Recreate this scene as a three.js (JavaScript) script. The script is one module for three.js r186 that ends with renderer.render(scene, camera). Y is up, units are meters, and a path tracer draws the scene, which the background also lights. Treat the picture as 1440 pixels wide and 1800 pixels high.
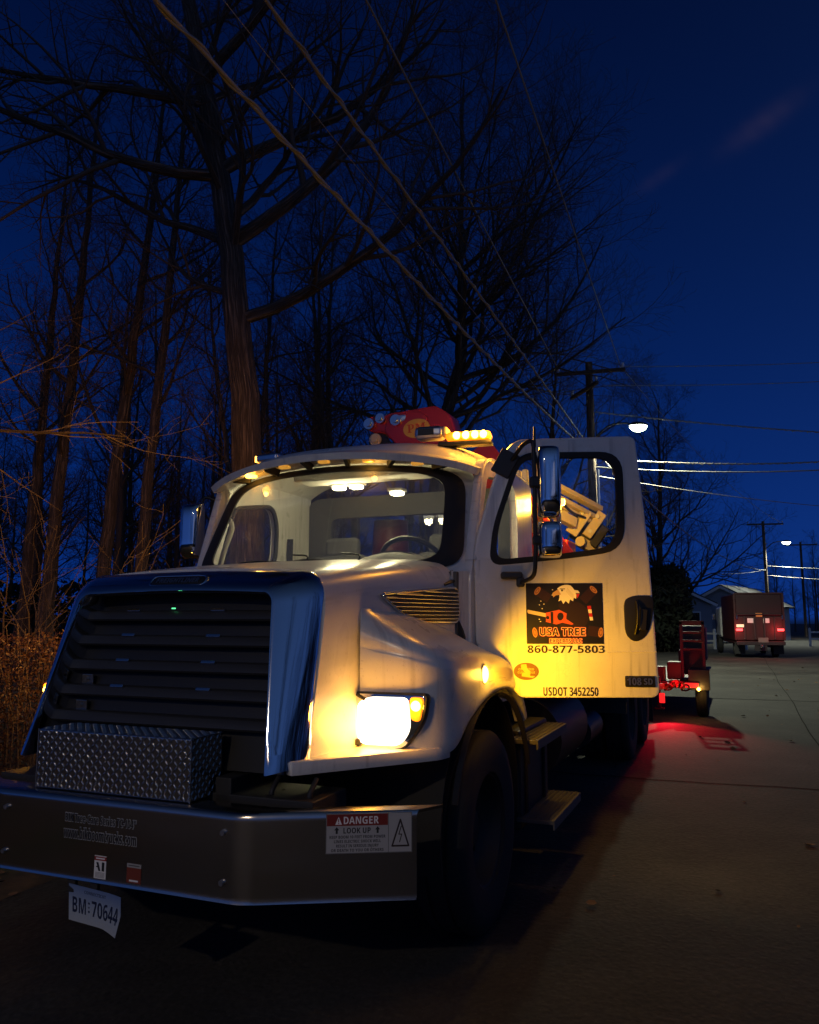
import * as THREE from 'three';
import { RoundedBoxGeometry } from 'three/addons/geometries/RoundedBoxGeometry.js';
import { mergeGeometries, toCreasedNormals } from 'three/addons/utils/BufferGeometryUtils.js';
import { FontLoader } from 'three/addons/loaders/FontLoader.js';

// ---------------------------------------------------------------- camera, sky, sun, exposure
const scene = new THREE.Scene();
const camera = new THREE.PerspectiveCamera(65.47, 819 / 1024, 0.05, 600);
{
  const yaw = 22.3 * Math.PI / 180, pitch = 7.648 * Math.PI / 180;
  camera.position.set(2.46, 1.65, 2.71);
  camera.lookAt(2.46 - Math.sin(yaw) * Math.cos(pitch), 1.65 + Math.sin(pitch), 2.71 - Math.cos(yaw) * Math.cos(pitch));
}
const renderer = new THREE.WebGLRenderer({ antialias: true });
renderer.toneMapping = THREE.LinearToneMapping;
renderer.toneMappingExposure = 1;
renderer.shadowMap.enabled = true;

// twilight: deep blue, lighter low down and towards the afterglow behind the camera
const duskDir = new THREE.Vector3(0.62, 0.07, 0.78).normalize();
{
  const W = 1024, H = 512, d = new Float32Array(W * H * 4);
  const ds = Math.hypot(duskDir.x, duskDir.z), sx = duskDir.x / ds, sz = duskDir.z / ds;
  const streak = (az, el, a0, e0, len, wid, tilt) => {
    let da = az - a0; if (da > Math.PI) da -= 2 * Math.PI; if (da < -Math.PI) da += 2 * Math.PI;
    const x = (da * Math.cos(tilt) + (el - e0) * Math.sin(tilt)) / len, y = (-da * Math.sin(tilt) + (el - e0) * Math.cos(tilt)) / wid;
    return Math.exp(-x * x - y * y) * (0.75 + 0.25 * Math.sin(x * 9 + y * 3) * Math.cos(x * 4 - y * 2));
  };
  for (let j = 0; j < H; j++) {
    const el = ((j + 0.5) / H - 0.5) * Math.PI, e = Math.max(el, 0), y = Math.sin(e);
    for (let i = 0; i < W; i++) {
      const az = ((i + 0.5) / W - 0.5) * 2 * Math.PI, s = Math.cos(az) * sx + Math.sin(az) * sz;
      const g = Math.pow((1 + s) / 2, 1.6) * Math.exp(-e * 1.35);
      const low = Math.exp(-e * 2.9), o = (j * W + i) * 4;
      let r = 0.0002 + 0.0020 * low, gg = 0.0005 + 0.0300 * low, b = 0.003 + 0.220 * low;
      r += 0.052 * g; gg += 0.105 * g; b += 0.235 * g;
      const c = 0.010 * streak(az, el, -1.514, 0.541, 0.042, 0.010, 0.36) + 0.006 * streak(az, el, -1.638, 0.508, 0.03, 0.006, 0.40);
      r += c * 1.25; gg += c * 0.75; b += c * 0.55;
      if (el < 0) { const k = Math.exp(el * 6); r *= k; gg *= k; b *= k; }
      d[o] = r; d[o + 1] = gg; d[o + 2] = b; d[o + 3] = 1;
    }
  }
  const t = new THREE.DataTexture(d, W, H, THREE.RGBAFormat, THREE.FloatType);
  t.mapping = THREE.EquirectangularReflectionMapping; t.magFilter = THREE.LinearFilter; t.needsUpdate = true;
  scene.background = t; scene.environment = t;
}
const sun = new THREE.DirectionalLight(new THREE.Color(1, 0.86, 0.72), 0.02);
sun.position.copy(duskDir).multiplyScalar(60); sun.castShadow = true; sun.shadow.radius = 40;
Object.assign(sun.shadow.camera, { left: -40, right: 40, top: 40, bottom: -40, far: 160 });
scene.add(sun);

// ---------------------------------------------------------------- helpers
const V = (x, y, z) => new THREE.Vector3(x, y, z);
const C3 = (r, g, b) => new THREE.Color().setRGB(r, g, b);
const lerp = (a, b, t) => a + (b - a) * t, clamp = (x, a, b) => Math.min(b, Math.max(a, x));
const rngOf = (s) => { let a = s | 0; return () => { a = (a + 0x6d2b79f5) | 0; let t = Math.imul(a ^ (a >>> 15), 1 | a); t = (t + Math.imul(t ^ (t >>> 7), 61 | t)) ^ t; return ((t ^ (t >>> 14)) >>> 0) / 4294967296; }; };
const used = new Map();
const numbered = (n) => { const k = used.get(n) ?? 0; used.set(n, k + 1); return k ? n + '_' + String(k).padStart(3, '0') : n; };
function tag(o, label, category, group, kind) {
  if (label) o.userData.label = label; if (category) o.userData.category = category; if (group) o.userData.group = group; if (kind) o.userData.kind = kind;
  return o;
}
function thing(name, label, category, pos = [0, 0, 0], turn = 0, group) {
  const o = new THREE.Group(); o.name = numbered(name); o.position.set(...pos); o.rotation.y = turn; scene.add(o);
  return tag(o, label, category, group);
}
function part(name, geo, m, parent, label) {
  const g = Array.isArray(geo) ? merge(geo) : geo;
  const o = new THREE.Mesh(g, m); o.name = name; o.castShadow = o.receiveShadow = true; parent.add(o);
  if (label) o.userData.label = label;
  return o;
}
function top(name, geo, m, label, category, group, kind) { const o = part(numbered(name), geo, m, scene); return tag(o, label, category, group, kind); }
const plain = (g) => { const r = g.index ? g.toNonIndexed() : g; for (const k of Object.keys(r.attributes)) if (!['position', 'normal', 'uv'].includes(k)) r.deleteAttribute(k); if (!r.attributes.uv) r.setAttribute('uv', new THREE.BufferAttribute(new Float32Array(r.attributes.position.count * 2), 2)); return r; };
const merge = (list) => list.length === 1 ? list[0] : mergeGeometries(list.map(plain));
const box = (w, h, d, x = 0, y = 0, z = 0, r = 0.006, ry = 0, rx = 0, rz = 0) => {
  const rr = Math.min(r, w * 0.45, h * 0.45, d * 0.45);
  const g = rr > 0 ? new RoundedBoxGeometry(w, h, d, 1, rr) : new THREE.BoxGeometry(w, h, d);
  if (rx) g.rotateX(rx); if (rz) g.rotateZ(rz); if (ry) g.rotateY(ry); return g.translate(x, y, z);
};
const cyl = (r1, r2, h, n, x = 0, y = 0, z = 0, axis = 'y') => { const g = new THREE.CylinderGeometry(r1, r2, h, n); if (axis === 'x') g.rotateZ(-Math.PI / 2); if (axis === 'z') g.rotateX(Math.PI / 2); return g.translate(x, y, z); };
const tube = (pts, r, seg = 24, n = 8, closed = false) => new THREE.TubeGeometry(new THREE.CatmullRomCurve3(pts.map((p) => p.isVector3 ? p : V(...p)), closed, 'centripetal'), seg, r, n, closed);
// a bar of rectangular section between two points
function bar(a, b, w, h, up = V(0, 1, 0), r = 0.006) {
  a = a.isVector3 ? a : V(...a); b = b.isVector3 ? b : V(...b);
  const z = b.clone().sub(a), L = z.length(); z.normalize(); const x = up.clone().cross(z).normalize(), y = z.clone().cross(x);
  const g = box(w, h, L, 0, 0, 0, r);
  return g.applyMatrix4(new THREE.Matrix4().makeBasis(x, y, z).setPosition(a.clone().add(b).multiplyScalar(0.5)));
}
// grid surface: fn(u, v) -> Vector3, u and v from 0 to 1
function grid(nu, nv, fn, uvs = [1, 1]) {
  const p = [], uv = [], idx = [];
  for (let j = 0; j <= nv; j++) for (let i = 0; i <= nu; i++) { const q = fn(i / nu, j / nv); p.push(q.x, q.y, q.z); uv.push(i / nu * uvs[0], j / nv * uvs[1]); }
  for (let j = 0; j < nv; j++) for (let i = 0; i < nu; i++) { const a = j * (nu + 1) + i, b = a + 1, c = a + nu + 1, d = c + 1; idx.push(a, b, d, a, d, c); }
  const g = new THREE.BufferGeometry();
  g.setAttribute('position', new THREE.Float32BufferAttribute(p, 3)); g.setAttribute('uv', new THREE.Float32BufferAttribute(uv, 2)); g.setIndex(idx); g.computeVertexNormals();
  return g;
}
// a grid surface with thickness th (pushed against its normals) and closed edges
function slab(nu, nv, fn, th) {
  const g = grid(nu, nv, fn), P = g.attributes.position, N = g.attributes.normal, n = P.count, p = [...P.array], idx = [...g.index.array], uv = [...g.attributes.uv.array];
  for (let i = 0; i < n; i++) p.push(P.getX(i) - N.getX(i) * th, P.getY(i) - N.getY(i) * th, P.getZ(i) - N.getZ(i) * th);
  uv.push(...g.attributes.uv.array);
  const first = g.index.count; for (let i = 0; i < first; i += 3) idx.push(idx[i] + n, idx[i + 2] + n, idx[i + 1] + n);
  const edge = (a, b) => idx.push(a, a + n, b + n, a, b + n, b), at = (i, j) => j * (nu + 1) + i;
  for (let i = 0; i < nu; i++) { edge(at(i, 0), at(i + 1, 0)); edge(at(i + 1, nv), at(i, nv)); }
  for (let j = 0; j < nv; j++) { edge(at(nu, j), at(nu, j + 1)); edge(at(0, j + 1), at(0, j)); }
  const r = new THREE.BufferGeometry();
  r.setAttribute('position', new THREE.Float32BufferAttribute(p, 3)); r.setAttribute('uv', new THREE.Float32BufferAttribute(uv, 2)); r.setIndex(idx);
  return toCreasedNormals(r, 0.7);
}
// rounded polygon, points [x, y, radius]
function roundPoly(pts, r0 = 0.03, Path = THREE.Shape) {
  const s = new Path(), n = pts.length;
  pts.forEach((p, i) => {
    const a = pts[(i + n - 1) % n], b = pts[(i + 1) % n], r = p[2] ?? r0;
    const da = Math.hypot(a[0] - p[0], a[1] - p[1]), db = Math.hypot(b[0] - p[0], b[1] - p[1]), ra = Math.min(r, da * 0.48), rb = Math.min(r, db * 0.48);
    const s1 = [p[0] + (a[0] - p[0]) / da * ra, p[1] + (a[1] - p[1]) / da * ra], s2 = [p[0] + (b[0] - p[0]) / db * rb, p[1] + (b[1] - p[1]) / db * rb];
    i ? s.lineTo(...s1) : s.moveTo(...s1); s.quadraticCurveTo(p[0], p[1], ...s2);
  });
  s.closePath(); return s;
}
const extrude = (shape, depth, bevel = 0.006, seg = 6) => toCreasedNormals(new THREE.ExtrudeGeometry(shape, { depth: Math.max(depth - 2 * bevel, 0.001), bevelEnabled: bevel > 0, bevelSize: bevel, bevelThickness: bevel, bevelOffset: -bevel, bevelSegments: 2, curveSegments: seg }).translate(0, 0, bevel), 0.5);
const ringOf = (shape, n = 10) => shape.extractPoints(n).shape;
function gasket(shape, r, z, parent, name, m) { const q = ringOf(shape, 8).map((p) => V(p.x, p.y, z)); if (q[0].distanceTo(q[q.length - 1]) < 1e-5) q.pop(); return part(name, tube(q, r, 120, 6, true), m, parent); }

// value noise
function noise2(seed) {
  const r = rngOf(seed), T = new Float32Array(4096).map(() => r());
  return (x, y, wrap = 64) => {
    const ix = Math.floor(x), iy = Math.floor(y), fx = x - ix, fy = y - iy, s = fx * fx * (3 - 2 * fx), t = fy * fy * (3 - 2 * fy);
    const h = (a, b) => T[((((a % wrap) + wrap) % wrap) * 53 + (((b % wrap) + wrap) % wrap) * 97) & 4095];
    return lerp(lerp(h(ix, iy), h(ix + 1, iy), s), lerp(h(ix, iy + 1), h(ix + 1, iy + 1), s), t);
  };
}
function texOf(n, fn, srgb = true, rep = 1) {
  const d = new Uint8Array(n * n * 4);
  for (let j = 0; j < n; j++) for (let i = 0; i < n; i++) { const c = fn(i / n, j / n), o = (j * n + i) * 4; d[o] = clamp(c[0], 0, 1) * 255; d[o + 1] = clamp(c[1], 0, 1) * 255; d[o + 2] = clamp(c[2], 0, 1) * 255; d[o + 3] = 255; }
  const t = new THREE.DataTexture(d, n, n); t.wrapS = t.wrapT = THREE.RepeatWrapping; t.magFilter = THREE.LinearFilter; t.repeat.set(rep, rep); if (srgb) t.colorSpace = THREE.SRGBColorSpace; t.needsUpdate = true; return t;
}
function canvasTex(w, h, draw) {
  const c = document.createElement('canvas'); c.width = w; c.height = h; const g = c.getContext('2d'); draw(g, w, h);
  const t = new THREE.CanvasTexture(c); t.colorSpace = THREE.SRGBColorSpace; return t;
}
const std = (color, roughness = 0.6, metalness = 0, more = {}) => new THREE.MeshPhysicalMaterial({ color: color.isColor ? color : C3(...color), roughness, metalness, ...more });
const glow = (c, k, base = [0.6, 0.6, 0.6]) => std(base, 0.3, 0, { emissive: C3(...c), emissiveIntensity: k });
function lamp(x, y, z, color, cd, r = 1) { const l = new THREE.PointLight(C3(...color), cd, 0, 2); l.position.set(x, y, z); l.castShadow = true; l.shadow.radius = r; scene.add(l); return l; }
function spot(p, q, color, cd, angle, pen, r = 1) { const l = new THREE.SpotLight(C3(...color), cd, 0, angle, pen, 2); l.position.set(...p); l.target.position.set(...q); l.castShadow = true; l.shadow.radius = r; scene.add(l, l.target); l.target.name = 'aim'; return l; }

// ---------------------------------------------------------------- materials
const nA = noise2(11), nB = noise2(23), nC = noise2(37);
const fbm = (n, x, y, w, o = 4) => { let s = 0, a = 0.5; for (let i = 0; i < o; i++) { s += a * n(x, y, w); x *= 2; y *= 2; w *= 2; a *= 0.5; } return s; };
const dirtRough = texOf(512, (u, v) => { const k = 0.45 + 0.55 * fbm(nA, u * 8, v * 8, 8, 5); return [k, k, k]; }, false);
const M = {};
const paintMap = texOf(512, (u, v) => { const a = fbm(nA, u * 6, v * 6, 6, 5), f = nC(u * 256, v * 256, 256), sp = f > 0.93 ? 0.07 : 0, st = Math.max(0, fbm(nB, u * 40, v * 3, 40, 3) - 0.52) * 0.5, k = 0.90 - 0.10 * (a - 0.45) - sp - st; return [k, k * 0.992, k * 0.975]; });
M.paint = std([0.92, 0.92, 0.91], 0.45, 0, { map: paintMap, clearcoat: 0.55, clearcoatRoughness: 0.22, roughnessMap: dirtRough });
M.cabLiner = std([0.42, 0.40, 0.36], 0.8); M.rearTrim = std([0.07, 0.068, 0.062], 0.85);
M.chrome = std([0.62, 0.63, 0.65], 0.07, 1);
M.chromeDull = std([0.62, 0.62, 0.62], 0.3, 1);
M.steel = std([0.42, 0.40, 0.37], 0.3, 1, { roughnessMap: dirtRough });
M.bumper = std([0.42, 0.38, 0.33], 0.3, 1, { roughnessMap: dirtRough });
M.tread = std([0.45, 0.44, 0.42], 0.18, 1);
M.black = std([0.012, 0.012, 0.012], 0.45);
M.rubber = std([0.015, 0.015, 0.016], 0.75);
M.plastic = std([0.03, 0.03, 0.03], 0.5);
M.darkMetal = std([0.03, 0.03, 0.032], 0.5, 0.4);
M.grilleBar = std([0.035, 0.034, 0.033], 0.35);
M.glass = std([1, 1, 1], 0.02, 0, { transmission: 1, thickness: 0, ior: 1.5 });
M.windshield = std([0.72, 0.72, 0.70], 0.03, 0, { transmission: 0.80, thickness: 0, ior: 1.5 });
M.mirror = std([0.9, 0.9, 0.9], 0.02, 1);
M.stepMetal = std([0.16, 0.155, 0.15], 0.6, 0.7);
M.red = std([0.42, 0.018, 0.014], 0.4, 0, { clearcoat: 0.5, clearcoatRoughness: 0.2 });
M.redDark = std([0.16, 0.008, 0.008], 0.45);
M.cream = std([0.68, 0.58, 0.36], 0.5);
M.dash = std([0.11, 0.105, 0.095], 0.65);
M.seat = std([0.06, 0.06, 0.06], 0.85);
M.frame = std([0.02, 0.02, 0.021], 0.6);
M.rim = std([0.03, 0.03, 0.03], 0.6, 0.2);
M.letter = std([0.012, 0.01, 0.012], 0.5);
M.wood = std([0.10, 0.07, 0.045], 0.85);
M.headGlow = glow([1, 0.88, 0.66], 2.4);
M.amberGlow = glow([1, 0.42, 0.04], 12, [0.6, 0.3, 0.05]);
M.amberHot = glow([1, 0.48, 0.05], 22, [0.6, 0.3, 0.05]); M.amberShell = glow([1, 0.20, 0.004], 2.2, [0.6, 0.25, 0.03]);
M.amberSoft = glow([1, 0.45, 0.06], 0.5, [0.6, 0.3, 0.05]);
M.amberOff = std([0.55, 0.2, 0.02], 0.25);
M.dome = glow([1, 0.93, 0.66], 9);
M.redGlow = glow([1, 0.05, 0.05], 5, [0.4, 0.02, 0.02]);
M.redSoft = glow([1, 0.02, 0.02], 1.2, [0.4, 0.02, 0.02]);
M.greenLed = glow([0.1, 1, 0.35], 1.6);
M.lampWhite = glow([0.93, 1, 0.72], 30);
const barkMap = texOf(512, (u, v) => { const f = Math.abs(fbm(nB, u * 14, v * 14, 14, 4) - 0.5) * 2.6, p = fbm(nC, u * 3, v * 3, 3, 3), k = 0.16 + 0.30 * f + 0.12 * p; return [k * 1.12, k * 0.98, k * 0.84]; });
const barkBump = texOf(512, (u, v) => { const f = Math.abs(fbm(nB, u * 14, v * 14, 14, 4) - 0.5) * 2.6; return [f, f, f]; }, false);
M.bark = new THREE.MeshStandardMaterial({ map: barkMap, bumpMap: barkBump, bumpScale: 0.05, roughness: 0.95 });
M.twig = std([0.085, 0.066, 0.05], 0.95);
M.pole = new THREE.MeshStandardMaterial({ map: barkMap, roughness: 0.9, color: C3(1.0, 0.9, 0.75) });
const asphaltMap = texOf(1024, (u, v) => {
  const g = fbm(nA, u * 160, v * 160, 160, 2), m = fbm(nB, u * 6, v * 6, 6, 4), sp = nC(u * 512, v * 512, 512) > 0.965 ? 0.14 : 0;
  const k = 0.18 + 0.13 * g + 0.16 * (m - 0.5) + sp; return [k * 1.02, k, k * 0.95];
});
const asphaltBump = texOf(512, (u, v) => { const g = fbm(nA, u * 128, v * 128, 128, 2); return [g, g, g]; }, false);
for (const t of [asphaltMap, asphaltBump]) t.repeat.set(0.33, 0.33);
M.asphalt = new THREE.MeshStandardMaterial({ map: asphaltMap, bumpMap: asphaltBump, bumpScale: 0.006, roughness: 0.88, color: C3(0.66, 0.66, 0.64) });
const soilMap = texOf(1024, (u, v) => {
  const a = fbm(nC, u * 40, v * 40, 40, 4), b = fbm(nA, u * 5, v * 5, 5, 3), k = 0.15 + 0.22 * a; const gr = clamp((b - 0.42) * 4, 0, 1);
  return [lerp(k * 1.15, k * 0.72, gr), lerp(k * 0.9, k * 1.0, gr), lerp(k * 0.62, k * 0.45, gr)];
});
soilMap.repeat.set(0.25, 0.25);
M.soil = new THREE.MeshStandardMaterial({ map: soilMap, roughness: 1, bumpMap: soilMap, bumpScale: 0.04 });
M.siding = std([0.26, 0.29, 0.33], 0.8);
M.roofing = std([0.05, 0.05, 0.055], 0.9);
M.whitePaint = std([0.72, 0.72, 0.7], 0.6);
M.wire = std([0.3, 0.28, 0.25], 0.45);
M.needles = std([0.011, 0.018, 0.010], 0.95);
M.leafBrown = std([0.05, 0.024, 0.012], 0.45);
M.insulator = std([0.75, 0.74, 0.7], 0.25);

const font = await new FontLoader().loadAsync('fonts/droid/droid_sans_bold.typeface.json');
// lettering that fits into w x h, its lower left corner at 0, 0, in the plane z = 0
function letters(text, w, h, depth = 0.0012, fat = 0) {
  const s = font.generateShapes(text, 1), g = new THREE.ExtrudeGeometry(s, { depth, bevelEnabled: fat > 0, bevelSize: fat, bevelThickness: 0.0001, bevelSegments: 1, curveSegments: 4 });
  g.computeBoundingBox(); const b = g.boundingBox;
  return g.translate(-b.min.x, -b.min.y, 0).scale(w / (b.max.x - b.min.x), h / (b.max.y - b.min.y), 1);
}

// ---------------------------------------------------------------- ground and road
{
  const flat = (g) => { g.rotateX(-Math.PI / 2); const p = g.attributes.position, uv = []; for (let i = 0; i < p.count; i++) uv.push(p.getX(i), p.getZ(i)); g.setAttribute('uv', new THREE.Float32BufferAttribute(uv, 2)); return g; };
  const rng = rngOf(5), gg = new THREE.PlaneGeometry(600, 600, 200, 200); flat(gg);
  top('ground', gg.translate(0, -0.012, 0), M.soil, null, null, null, 'structure');
  const L = [], R = [];
  const left = (z) => -1.65 + (z < -30 ? Math.pow((-z - 30) / 30, 2) * 4.6 : 0) + 0.05 * Math.sin(z * 0.9) + 0.03 * Math.sin(z * 2.3);
  for (let i = 0; i <= 90; i++) { const z = 40 - i * 1.6; L.push([left(z), z]); R.push([left(z) + 8.2, z]); }
  const rd = grid(12, 90, (u, v) => { const k = Math.round(v * 90), a = L[k], b = R[k]; return V(lerp(a[0], b[0], u), 0.0, lerp(a[1], b[1], v * 0 + u)); });
  { const p = rd.attributes.position, uv = []; for (let i = 0; i < p.count; i++) uv.push(p.getX(i), p.getZ(i)); rd.setAttribute('uv', new THREE.Float32BufferAttribute(uv, 2)); }
  top('road', rd, M.asphalt, null, null, null, 'structure');
  // sealed cracks and a long joint on the road
  const crack = []; // dull, slightly proud of the asphalt
  const strip = (pts, w) => grid(pts.length - 1, 1, (u, v) => { const p = pts[Math.round(u * (pts.length - 1))]; return V(p[0] + (p[2] ? 0 : (v - 0.5) * w), 0.005, p[1] + (p[2] ? (v - 0.5) * w : 0)); });
  { const a = []; for (let i = 0; i < 60; i++) { const z = 4 - i * 0.7; a.push([3.35 + 0.02 * Math.sin(z * 0.7) + (rng() - 0.5) * 0.012, z]); } crack.push(strip(a, 0.016)); }
  for (const [z0, w] of [[-6.2, 0.03], [-15.5, 0.05]]) { const a = []; for (let i = 0; i < 40; i++) { const x = -1.5 + i * 0.2; a.push([x, z0 + 0.05 * Math.sin(x * 1.3) + (rng() - 0.5) * 0.05, 1]); } crack.push(strip(a, w)); }
  top('road_crack_sealant', crack, std([0.018, 0.018, 0.018], 1, 0, { specularIntensity: 0.1 }), null, null, null, 'structure');
  // fallen leaves and grit
  const leaf = new THREE.CircleGeometry(0.035, 6).rotateX(-Math.PI / 2); { const p = leaf.attributes.position; for (let i = 0; i < p.count; i++) p.setY(i, 0.5 * p.getX(i) * p.getX(i) * 14 + Math.abs(p.getZ(i)) * 0.3); leaf.computeVertexNormals(); }
  const N = 2600, im = new THREE.InstancedMesh(leaf, std([0.16, 0.09, 0.045], 0.9), N), m4 = new THREE.Matrix4(), q = new THREE.Quaternion(), e = new THREE.Euler();
  for (let i = 0; i < N; i++) {
    const onRoad = i < 240, z = onRoad ? 1 - Math.pow(rng(), 0.8) * 30 : 4 - rng() * 34, x = onRoad ? 1.0 + rng() * 5.4 : -1.5 - Math.pow(rng(), 1.4) * 9, s = onRoad ? 0.2 + Math.pow(rng(), 3) * 1.3 : 0.6 + rng() * 0.9;
    m4.compose(V(x, 0.004 + rng() * 0.012, z), q.setFromEuler(e.set((rng() - 0.5) * 0.6, rng() * 6.28, (rng() - 0.5) * 0.6)), V(s, s, s)); im.setMatrixAt(i, m4);
  }
  im.name = 'fallen_leaves'; im.castShadow = im.receiveShadow = true; scene.add(im); tag(im, 'dry brown leaves scattered on the road and verge', 'leaves', null, 'stuff');
}

// ================================================================ THE BOOM TRUCK
const truck = thing('boom_truck', 'white boom truck parked at the roadside with its driver door open', 'truck');
const hoodT = (z) => clamp((-z - 0.42) / 1.33, 0, 1), hoodX = (z) => 0.70 + 0.23 * hoodT(z), hoodTop = (z) => 1.865 + 0.145 * Math.pow(hoodT(z), 0.8);

// grille plane: raked, its top further back
const gz = (y) => -0.40 + (1.77 - y) * 0.27;
// hood: a lofted shell
{
  const prof = (z) => {
    const x = hoodX(z), y = hoodTop(z);
    return [[0, y], [0.4 * x, y - 0.004], [0.68 * x, y - 0.014], [0.84 * x, y - 0.03], [0.93 * x, y - 0.058], [0.98 * x, y - 0.11], [x, y - 0.19], [x + 0.005, 1.62], [x + 0.012, 1.4], [x + 0.015, 1.22], [x + 0.015, 1.05]];
  };
  const hood = part('hood', slab(72, 30, (u, v) => {
    const z = -0.52 - 1.20 * v, p = prof(z), c = new THREE.SplineCurve([...p.slice(1).reverse().map((a) => new THREE.Vector2(-a[0], a[1])), ...p.map((a) => new THREE.Vector2(...a))]);
    const q = c.getPoint(u); return V(q.x, q.y, lerp(gz(Math.min(q.y, 1.86)) - 0.125, -1.72, v));
  }, -0.012), M.paint, truck);
  // louvred side vents
  for (const s of [1, -1]) {
    const pts = [[-0.93, 1.772, 0.03], [-1.72, 1.832, 0.05], [-1.735, 1.63, 0.05], [-1.2, 1.64, 0.14]].map(([z, y, r]) => [-(z + 0.93), y, r]);
    const sh = roundPoly(pts), vent = part('side_vent', extrude(sh, 0.02, 0.004), M.plastic, hood);
    const a = Math.atan2(hoodX(-1.75) - hoodX(-0.93), 0.82);
    const place = (o) => { o.position.set(s * (hoodX(-0.93) + 0.012), 0, -0.93); o.rotation.y = s > 0 ? Math.PI / 2 + a * -1 : 0; if (s < 0) { o.rotation.y = Math.PI / 2 + a; o.position.x -= 0.02; } };
    place(vent);
    const rim = part('vent_frame', tube(ringOf(sh, 8).map((p) => V(p.x, p.y, 0.014)).slice(0, -1), 0.009, 100, 6, true), M.chrome, hood); place(rim);
    const inside = (y) => { const ps = ringOf(sh, 8); let lo = 9, hi = -9; for (let i = 0; i < ps.length; i++) { const A = ps[i], B = ps[(i + 1) % ps.length]; if ((A.y - y) * (B.y - y) <= 0 && A.y !== B.y) { const x = A.x + (B.x - A.x) * (y - A.y) / (B.y - A.y); lo = Math.min(lo, x); hi = Math.max(hi, x); } } return [lo, hi]; };
    for (let k = 0; k < 8; k++) { const y = 1.655 + k * 0.021, [lo, hi] = inside(y); if (hi - lo > 0.1) { const sl = part('louvre', box(hi - lo - 0.02, 0.006, 0.022, (lo + hi) / 2, y, 0.02, 0.002, 0, 0.5), M.chromeDull, hood); place(sl); } }
  }
  // hood latch and rear edge seam
  part('hood_latch', [box(0.03, 0.14, 0.05, 0.95, 1.6, -1.74, 0.01, 0, 0, 0.3), box(0.025, 0.1, 0.04, 0.965, 1.5, -1.76, 0.01)], M.rubber, hood);
}

{
  const ring = (wt, wb, yt, yb, r) => {
    const o = [], N = 10;
    for (let i = 0; i < N; i++) { const t = i / N; o.push([-lerp(wb, wt, t), lerp(yb, yt - r, t)]); }
    for (let i = 0; i < 8; i++) { const a = Math.PI - (i / 8) * Math.PI / 2; o.push([-wt + r + Math.cos(a) * r, yt - r + Math.sin(a) * r]); }
    for (let i = 0; i < 14; i++) o.push([lerp(-wt + r, wt - r, i / 14), yt + 0.012 * Math.sin(Math.PI * i / 14)]);
    for (let i = 0; i < 8; i++) { const a = Math.PI / 2 - (i / 8) * Math.PI / 2; o.push([wt - r + Math.cos(a) * r, yt - r + Math.sin(a) * r]); }
    for (let i = 0; i <= N; i++) { const t = i / N; o.push([lerp(wt, wb, t), lerp(yt - r, yb, t)]); }
    return o;
  };
  const inn = ring(0.55, 0.655, 1.768, 1.02, 0.06), out = ring(0.712, 0.745, 1.868, 1.04, 0.13), n = inn.length - 1;
  const sec = [[0, -0.17], [0, -0.012], [0.05, 0], [0.14, -0.002], [0.5, -0.045], [0.78, -0.09], [0.93, -0.13], [1, -0.16], [1.003, -0.185]];
  const surround = part('grille_surround', slab(n, sec.length - 1, (u, v) => {
    const k = Math.round(u * n), [t, c] = sec[Math.round(v * (sec.length - 1))], a = inn[k], b = out[k], y = lerp(a[1], b[1], t);
    return V(lerp(a[0], b[0], t), y, gz(y) + c + 0.05);
  }, -0.006), M.chrome, truck);
  const badge = part('name_badge', extrude(roundPoly([[-0.15, -0.026, 0.026], [0.15, -0.026, 0.026], [0.15, 0.026, 0.026], [-0.15, 0.026, 0.026]]), 0.012, 0.003), M.black, surround);
  badge.position.set(-0.005, 1.824, gz(1.82) + 0.012); badge.rotation.x = -0.75;
  const rim = gasket(roundPoly([[-0.158, -0.032, 0.03], [0.158, -0.032, 0.03], [0.158, 0.032, 0.03], [-0.158, 0.032, 0.03]]), 0.006, 0.008, surround, 'badge_rim', M.chrome);
  rim.position.copy(badge.position); rim.rotation.copy(badge.rotation);
  const bt = part('badge_lettering', letters('FREIGHTLINER', 0.245, 0.03, 0.003).translate(-0.1225, -0.015, 0.012), M.chromeDull, surround); bt.position.copy(badge.position); bt.rotation.copy(badge.rotation);
  // radiator behind, bars in front
  const grille = part('grille', slab(8, 8, (u, v) => { const y = lerp(1.0, 1.79, v), w = lerp(0.66, 0.56, v); return V(lerp(-w, w, u), y, gz(y) - 0.10); }, 0.01), M.black, truck);
  const halfAt = (y) => lerp(0.65, 0.545, (y - 1.02) / 0.75);
  for (let k = 0; k < 5; k++) {
    const y = 1.665 - k * 0.118, w = halfAt(y);
    part('grille_bar', slab(2, 5, (u, v) => { const [dy, dz] = [[0.022, -0.06], [0.021, -0.016], [0.016, -0.009], [-0.016, 0.002], [-0.021, -0.003], [-0.021, -0.035]][Math.round(v * 5)]; return V(lerp(-w, w, u), y + dy, gz(y) - 0.03 + dz); }, 0.004), M.grilleBar, grille);
    if (k < 4) for (const s of [-1, 1]) part('bar_clip', box(0.075, 0.014, 0.02, s * 0.245 - 0.02, y + 0.024, gz(y) - 0.032, 0.002, 0, -0.55), M.chrome, grille);
  }
  part('status_light', box(0.02, 0.006, 0.006, -0.035, 1.70, gz(1.70) - 0.025, 0.001), M.greenLed, grille);
  for (const y of [1.36, 1.24]) part('bracket', [box(0.07, 0.05, 0.01, -0.5, y, gz(y) - 0.075), cyl(0.01, 0.01, 0.012, 8, -0.5, y, gz(y) - 0.067, 'z')], M.steel, grille);
}

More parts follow.
